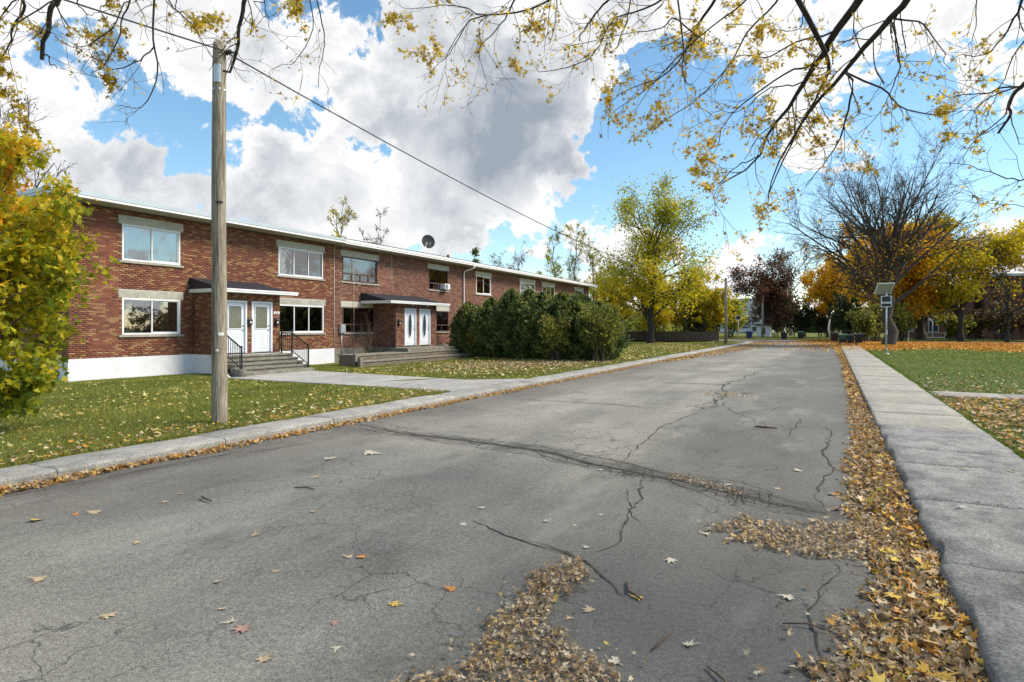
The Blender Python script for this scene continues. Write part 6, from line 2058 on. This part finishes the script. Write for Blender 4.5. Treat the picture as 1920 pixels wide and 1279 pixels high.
clear = lambda x, y: ~in_walk(x, y) & ~((x < -18.7) & (x > -22.3) & (y > 13.9) & (y < 18.1)) & ~((x < -18.7) & (y > 20.7) & (y < 30)) & (x > -22.2)
grass('grass', 'short mown grass of the left lawn before the end house', -22, KL0 - .01, .5, 13.5, 90000, z_left, GRASS, .055, .007, 301, clear)
grass('grass', 'short mown grass of the left lawn before the second house', -22, KL0 - .01, 13.5, 30, 70000, z_left, GRASS, .06, .011, 302, clear)
grass('grass', 'short mown grass of the left lawn beyond the hedge', -22, KL0 - .01, 30, 71, 45000, z_left, GRASS, .08, .02, 303)
grass('grass', 'fresh green grass of the right lawn', KR1 + .01, 30, 8, 62, 90000, z_right, GRASS_R, .06, .014, 304, lambda x, y: ~((y > 16.8) & (y < 18.05)))
grass('grass', 'grass beyond the end of the road', -40, 20, 90.5, 112, 30000, lambda x, y: np.full_like(x, .06), GRASS, .10, .035, 305)
grass('grass', 'grass tufts overhanging the left kerb', KL0 - .12, KL0 + .06, .5, 40, 9000, lambda x, y: np.full_like(x, .10), GRASS, .075, .007, 306, lambda x, y: ~in_walk(x, y))
grass('grass', 'grass tufts along the right pavement edge', KR1 - .05, KR1 + .12, 6, 50, 8000, lambda x, y: np.full_like(x, .10), GRASS_R, .06, .008, 307)

def litter(name, label, pos, size, mat, seed, kind='deep', flat=.35, curl=1.0, bias=None):
    r = np.random.default_rng(seed)
    rv = r.random(len(pos))
    if bias is not None:
        rv = np.clip(rv + bias(pos), 0, 1)
    o = leaves(name, pos, r.uniform(size[0], size[1], len(pos)), kind, mat, None, tuple(pos.mean(0)), flat, rv, curl, r)
    return tag(o, label, 'leaf litter', kind='stuff')

def road_z(x, y):
    return 0.010 * hnoise(x, y, .5) * np.clip(np.minimum(x - KL1, KR0 - x) * 2, 0, 1)

def fill(poly, n, seed, edge=.12):
    r = np.random.default_rng(seed)
    P = np.array(poly)
    x = r.uniform(P[:, 0].min() - edge, P[:, 0].max() + edge, n * 4); y = r.uniform(P[:, 1].min() - edge, P[:, 1].max() + edge, n * 4)
    xx = x + .09 * hnoise(x, y, 6.0, seed) * edge * 6; yy = y + .09 * hnoise(y, x, 6.0, seed + 1) * edge * 6
    k = inpoly(xx, yy, poly) | (inpoly(x + r.normal(0, edge, len(x)), y + r.normal(0, edge, len(x)), poly) & (r.random(len(x)) < .18))
    k &= x < KR0 - .01
    x, y = x[k][:n], y[k][:n]
    return np.stack([x, y, road_z(x, y) + .012 + r.uniform(0, .028, len(x))], 1)

# the drift along the right-hand gutter
r = np.random.default_rng(400)
gy = np.array([-2, 2.5, 3.3, 4.16, 4.93, 6.45, 7.69, 8.96, 15.07, 30, 47.6, 62]); gl = np.array([0, -.05, -.02, .2, .16, -.02, .18, .22, .32, .35, .2, .0])
n = 9500
y = 2.2 + (16 - 2.2) * r.random(n) ** 1.35
lo = np.interp(y, gy, gl) + .10 * hnoise(y * 2, y * 3.1, 1.4)
x = KR0 - (KR0 - lo) * r.beta(.95, 1.35, n)
pile = np.clip((x - lo) / (KR0 - lo + .01), 0, 1)
pos = np.stack([x, y, road_z(x, y) + .008 + r.uniform(0, .075, n) * pile ** 1.2], 1)
litter('leaf_litter', 'drift of dry tan and orange leaves along the right gutter', pos[:5200], (.030, .085), LITTER, 401, 'maple', curl=1.6, flat=.6)
pos2 = np.concatenate([pos[5200:], pos[:5200] + r.normal(0, .03, (5200, 3)) * (1, 1, .1)])
pos2 = pos2[pos2[:, 0] < KR0 - .01]
litter('leaf_litter', 'crumbled leaf bits among the drift in the right gutter', pos2, (.02, .06), LITTER_TAN, 451, 'quad', curl=1.2, flat=.6)
big = pos[r.choice(5200, 170, p=(pos[:5200, 1] < 9) / (pos[:5200, 1] < 9).sum())] + (0, 0, .022)
litter('leaf_litter', 'larger yellow and orange leaves on top of the right gutter drift', big, (.07, .125), LITTER, 452, 'maple', curl=1.0, flat=.35, bias=lambda p: .35)
n = 5000
y = r.uniform(16, 62, n); lo = np.interp(y, gy, gl)
x = KR0 - (KR0 - lo) * r.beta(.9, 1.5, n)
litter('leaf_litter', 'far part of the leaf drift along the right gutter', np.stack([x, y, .012 + r.uniform(0, .05, n)], 1), (.07, .14), LITTER, 402, 'quad', .5, bias=lambda p: np.clip((p[:, 1] - 35) * .015, 0, .3))
P1 = [(-0.88, 5.3), (-0.66, 5.62), (-0.32, 5.62), (0.12, 6.0), (0.4, 6.2), (0.45, 5.0), (0.1, 4.98), (-0.39, 4.94), (-0.67, 4.98)]
P2 = [(-1.7, 4.06), (-1.56, 4.08), (-1.48, 3.72), (-1.46, 3.27), (-1.46, 3.05), (-1.2, 2.97), (-0.95, 2.86), (-0.85, 2.5), (-1.4, 1.9), (-1.9, 2.1), (-1.66, 2.57), (-1.67, 2.94), (-1.78, 3.42), (-1.77, 3.71)]
P3 = [(0.0, 3.7), (0.22, 4.16), (0.66, 3.9), (0.66, 2.6), (-0.2, 2.9)]
litter('leaf_litter', 'patch of crumbled brown leaves reaching in from the right gutter', fill(P1, 3000, 403, .16), (.010, .055), LITTER_TAN, 403, curl=1.6, flat=.5)
litter('leaf_litter', 'ragged streak of crumbled tan leaves at the bottom of the road', fill(P2, 4400, 404, .09), (.010, .048), LITTER_TAN, 404, curl=1.6, flat=.5)
litter('leaf_litter', 'loose leaves beside the kerb at the lower right', fill(P3, 1500, 405, .2), (.02, .07), LITTER_TAN, 405, curl=1.5, flat=.5)
CRK = [(-1.6, 6.95), (-1.2, 6.75), (-.7, 6.5), (-.75, 6.35), (-1.25, 6.55), (-1.6, 6.75)]
litter('leaf_litter', 'leaf crumbs caught in the long road crack', fill(CRK, 420, 406, .08), (.012, .03), LITTER_TAN, 406, curl=1.2, flat=.4)
PAT = [(-2.9, 16.2), (-1.9, 16.4), (-1.8, 15.2), (-2.9, 15.0)]
litter('leaf_litter', 'leaf crumbs in the broken patch of the road', fill(PAT, 350, 407, .3), (.02, .06), LITTER_TAN, 407, curl=1.2, flat=.4)
# the left gutter
n = 7500
y = 1.5 + (32 - 1.5) * r.random(n) ** 1.5
wd = .20 + .08 * hnoise(y * 1.3, y, 1.0) + .10 * np.clip((y - 12) / 10, 0, 1)
x = KL1 + .02 + np.abs(wd) * r.beta(.9, 1.6, n)
litter('leaf_litter', 'drift of orange brown leaves along the left kerb', np.stack([x, y, .008 + r.uniform(0, .05, n) * (1 - (x - KL1) / .5)], 1), (.03, .085), LITTER, 408, curl=1.4, flat=.5)
n = 5000
y = r.uniform(30, 78, n); x = KL1 + .02 + r.beta(.8, 1.6, n) * np.interp(y, [30, 50, 78], [.6, 2.5, 5.5])
litter('leaf_litter', 'leaves strewn over the far left side of the road', np.stack([x, y, np.full(n, .02)], 1), (.07, .16), LITTER, 409, 'quad', .4)
# lawns
def lawn_leaves(label, n, x0, x1, y0, y1, zf, size, mat, seed, keep=None, dens=None, kind='maple'):
    r = np.random.default_rng(seed)
    x = r.uniform(x0, x1, n); y = r.uniform(y0, y1, n)
    k = np.ones(n, bool)
    if keep is not None: k &= keep(x, y)
    if dens is not None: k &= r.random(n) < dens(x, y)
    x, y = x[k], y[k]
    pos = np.stack([x, y, zf(x, y) + .035 + r.uniform(-.02, .025, len(x))], 1)
    litter('leaf_litter', label, pos, size, mat, seed, kind, .35)
lawn_leaves('yellow leaves scattered over the lawn before the end house', 6500, -21, KL0, 1, 14, z_left, (.03, .10), LITTER_YE, 411, clear, lambda x, y: .45 + .35 * np.sin(x * 1.1 + y * .6))
lawn_leaves('brown and orange leaves gathered along the lawn edge by the kerb', 5200, -10.6, KL0, 1, 13, z_left, (.03, .085), LITTER, 412, clear, lambda x, y: np.exp((x - KL0) * 1.5))
lawn_leaves('leaves over the grass strip right of the front walk', 3800, -18, KL0, 15, 30, z_left, (.06, .13), LITTER_YE, 413, clear, lambda x, y: .5 + .3 * np.sin(y + x))
lawn_leaves('thick brown leaves on the lawn in front of the hedge', 9000, -17.5, KL0, 17.5, 28.0, z_left, (.06, .13), LITTER_TAN, 414, clear, lambda x, y: np.exp(-((x + 12.2) / 3.6) ** 2 - ((y - 23.5) / 4.2) ** 2), 'quad')
lawn_leaves('leaves on the lawn beyond the hedge', 9000, -19, KL0, 29, 66, z_left, (.08, .18), LITTER_YE, 415, None, lambda x, y: .6 + .3 * np.sin(x * .7 + y * .3), 'quad')
lawn_leaves('tan and orange leaves lying thick on the near right verge', 17000, KR1, 9, 6, 16.7, z_right, (.045, .10), LITTER, 416, None, lambda x, y: np.clip(.95 - .05 * (x - KR1), .4, 1), 'maple')
lawn_leaves('tan leaves beyond the small right path', 6000, KR1, 16, 18.1, 26, z_right, (.05, .11), LITTER_TAN, 417, None, lambda x, y: np.exp(-(y - 18.1) / 3.2), 'quad')
lawn_leaves('pale yellow leaves dotted over the green right lawn', 5200, KR1, 24, 18.5, 58, z_right, (.05, .13), LITTER_YE, 418, None, None, 'quad')
lawn_leaves('orange carpet of leaves under the trees beyond the right lawn', 44000, KR1, 34, 46, 78, z_right, (.12, .24), LITTER_OR, 419, None, lambda x, y: np.clip((y - 49 + 2 * np.sin(x * .7)) / 7, 0, 1), 'quad')
lawn_leaves('orange leaves over the end of the road and pavement', 7000, -4.5, 4, 46, 90, lambda x, y: np.full_like(x, .03) + .11 * ((x > KR0) & (y < 78)), (.10, .2), LITTER_OR, 420, None, lambda x, y: np.clip((x + 4.5) / 5 * (y - 44) / 20, 0, 1), 'quad')
lawn_leaves('thin scatter of small pale leaves over the whole road', 900, KL1, KR0, 8, 70, lambda x, y: np.full_like(x, -.02), (.03, .08), LITTER_TAN, 421, None, None, 'deep')

# single leaves lying on the asphalt, each its own thing
LEAF = [(-6.2, 2.7, 'y', .13, ''), (-4.7, 2.07, 't', .14, ''), (-3.76, 1.99, 't', .09, ''), (-4.81, 2.77, 't', .10, ''), (-5.98, 3.07, 't', .11, ''), (-3.05, 2.29, 'w', .08, ''), (-2.91, 2.26, 'p', .10, 'pinkish brown leaf beside a cream leaf on the lower left road'),
        (-3.23, 2.37, 't', .07, ''), (-2.56, 2.11, 't', .10, ''), (-2.31, 2.36, 'w', .08, ''), (-2.37, 2.9, 'y', .10, 'bright yellow leaf lying alone in the lower middle of the road'), (-3.14, 3.34, 't', .09, ''), (-3.05, 3.37, 'o', .08, ''), (-4.2, 3.99, 't', .10, ''),
        (-4.13, 3.31, 't', .08, ''), (-5.18, 4.95, 't', .14, ''), (-5.47, 6.19, 'w', .22, 'large pale crumpled leaf on the road below the long crack'), (-5.72, 5.69, 'w', .22, 'large pale folded leaf on the left half of the road'), (-2.17, 3.24, 'o', .08, 'flat orange leaf pressed on the road near the tan streak'), (-2.51, 2.56, 'p', .08, ''),
        (-2.9, 4.81, 'w', .09, ''), (-0.92, 5.12, 'w', .11, 'cream leaf just left of the brown leaf patch'), (-1.04, 4.4, 'w', .10, ''), (-1.06, 3.68, 'y', .09, 'yellow edged leaf at the end of a bent twig'), (-0.24, 4.14, 'w', .10, ''), (-1.35, 3.25, 't', .07, ''), (-0.98, 2.94, 'w', .08, ''),
        (-0.68, 3.27, 'w', .10, 'cream leaf beside a straight twig on the lower road'), (-1.67, 4.36, 'w', .08, ''), (-2.43, 6.79, 'w', .09, ''), (-0.99, 6.8, 'w', .08, ''), (-6.1, 2.96, 'o', .09, ''), (-5.75, 3.58, 't', .08, ''), (-5.88, 3.83, 't', .08, ''), (-2.79, 4.35, 'w', .07, ''), (-4.5, 5.4, 't', .09, ''),
        (-3.4, 2.9, 't', .07, ''), (-1.95, 4.8, 'w', .06, ''), (-1.85, 5.2, 'w', .06, ''), (-2.2, 4.75, 'w', .07, ''), (-3.6, 2.6, 't', .06, ''), (-1.3, 2.75, 't', .08, ''), (-1.28, 3.4, 't', .08, ''), (-.15, 5.9, 'w', .10, ''), (-.5, 6.9, 't', .09, ''), (-.35, 7.8, 'w', .12, ''), (.0, 6.9, 'w', .10, '')]
PAVE = [(1.3, 8.22, 't', .10, 'tan leaf on the right pavement, left of the pair'), (1.72, 8.31, 't', .09, 'tan leaf on the right pavement, right of the pair'), (1.01, 6.49, 'w', .09, 'small cream leaf near the pavement joint')]
LM = {'y': plain('leaf_yellow', (.62, .42, .08), .6, .15, 30, .2), 't': plain('leaf_tan', (.45, .34, .21), .7, .25, 30, .2), 'w': plain('leaf_cream', (.52, .46, .35), .7, .3, 30, .2), 'o': plain('leaf_orange', (.52, .21, .05), .65, .2, 30, .2), 'p': plain('leaf_pinkish', (.40, .24, .19), .65, .2, 30, .2)}
WORD = {'y': 'yellow', 't': 'tan', 'w': 'cream', 'o': 'orange', 'p': 'pinkish brown'}
V0, F0 = leaf_template('deep'); V1, F1 = leaf_template('maple')
for i, (x, y, c, s, lab) in enumerate(LEAF + PAVE):
    r = np.random.default_rng(500 + i)
    T = (V0 if i % 2 else V1) * s * np.array([1, 1, 1])
    T[:, 2] += r.uniform(-.2, .35) * (T[:, 1] ** 2 * 1.6 + .4 * T[:, 0] ** 2) / s
    T = T * np.concatenate([[1], r.uniform(.68, 1.25, len(T) - 1)])[:, None]
    M = rand_rot(1, r, .07)[0]
    z = (.128 if x > KR0 else float(road_z(np.array(x), np.array(y)))) + .007
    V = T @ M.T
    V[:, 2] += -V[:, 2].min() + z - .004
    V[:, :2] += (x, y)
    o = np_mesh('fallen_leaf', V, [F0 if i % 2 else F1], LM[c], None, (x, y, z))
    tag(o, lab or 'single %s leaf lying on the bare asphalt of the road' % WORD[c], 'leaf', 'leaves lying singly on the road')
TWG = [((-1.20, 3.88), (-1.14, 3.72), (-1.04, 3.66), .010, 'bent brown twig on the lower road'), ((-.83, 3.12), (-.80, 3.25), (-.78, 3.38), .008, 'straight twig beside a cream leaf'), ((-5.55, 3.83), (-5.45, 3.78), (-5.30, 3.76), .012, 'brown stick among leaves on the left half of the road'),
       ((-5.0, 4.5), (-4.88, 4.55), (-4.75, 4.55), .009, 'dark stick near the middle of the left lane'), ((-.55, 3.1), (-.45, 3.0), (-.40, 2.86), .007, 'thin twig close to the bottom of the road'), ((-.25, 3.75), (-.12, 3.8), (0, 3.78), .006, 'dark twig left of the gutter leaves'), ((-1.15, 10.9), (-1.0, 10.85), (-.8, 10.9), .02, 'dark flat stick by the crack in the middle distance')]
for a, b, c, w, lab in TWG:
    o = MB().tube([(*a, w + .004), (*b, w + .012), (*c, w + .004)], [w * .7, w, w * .6], 6).build('twig', TWIG, None, (*b, .005))
    tag(o, lab, 'twig')
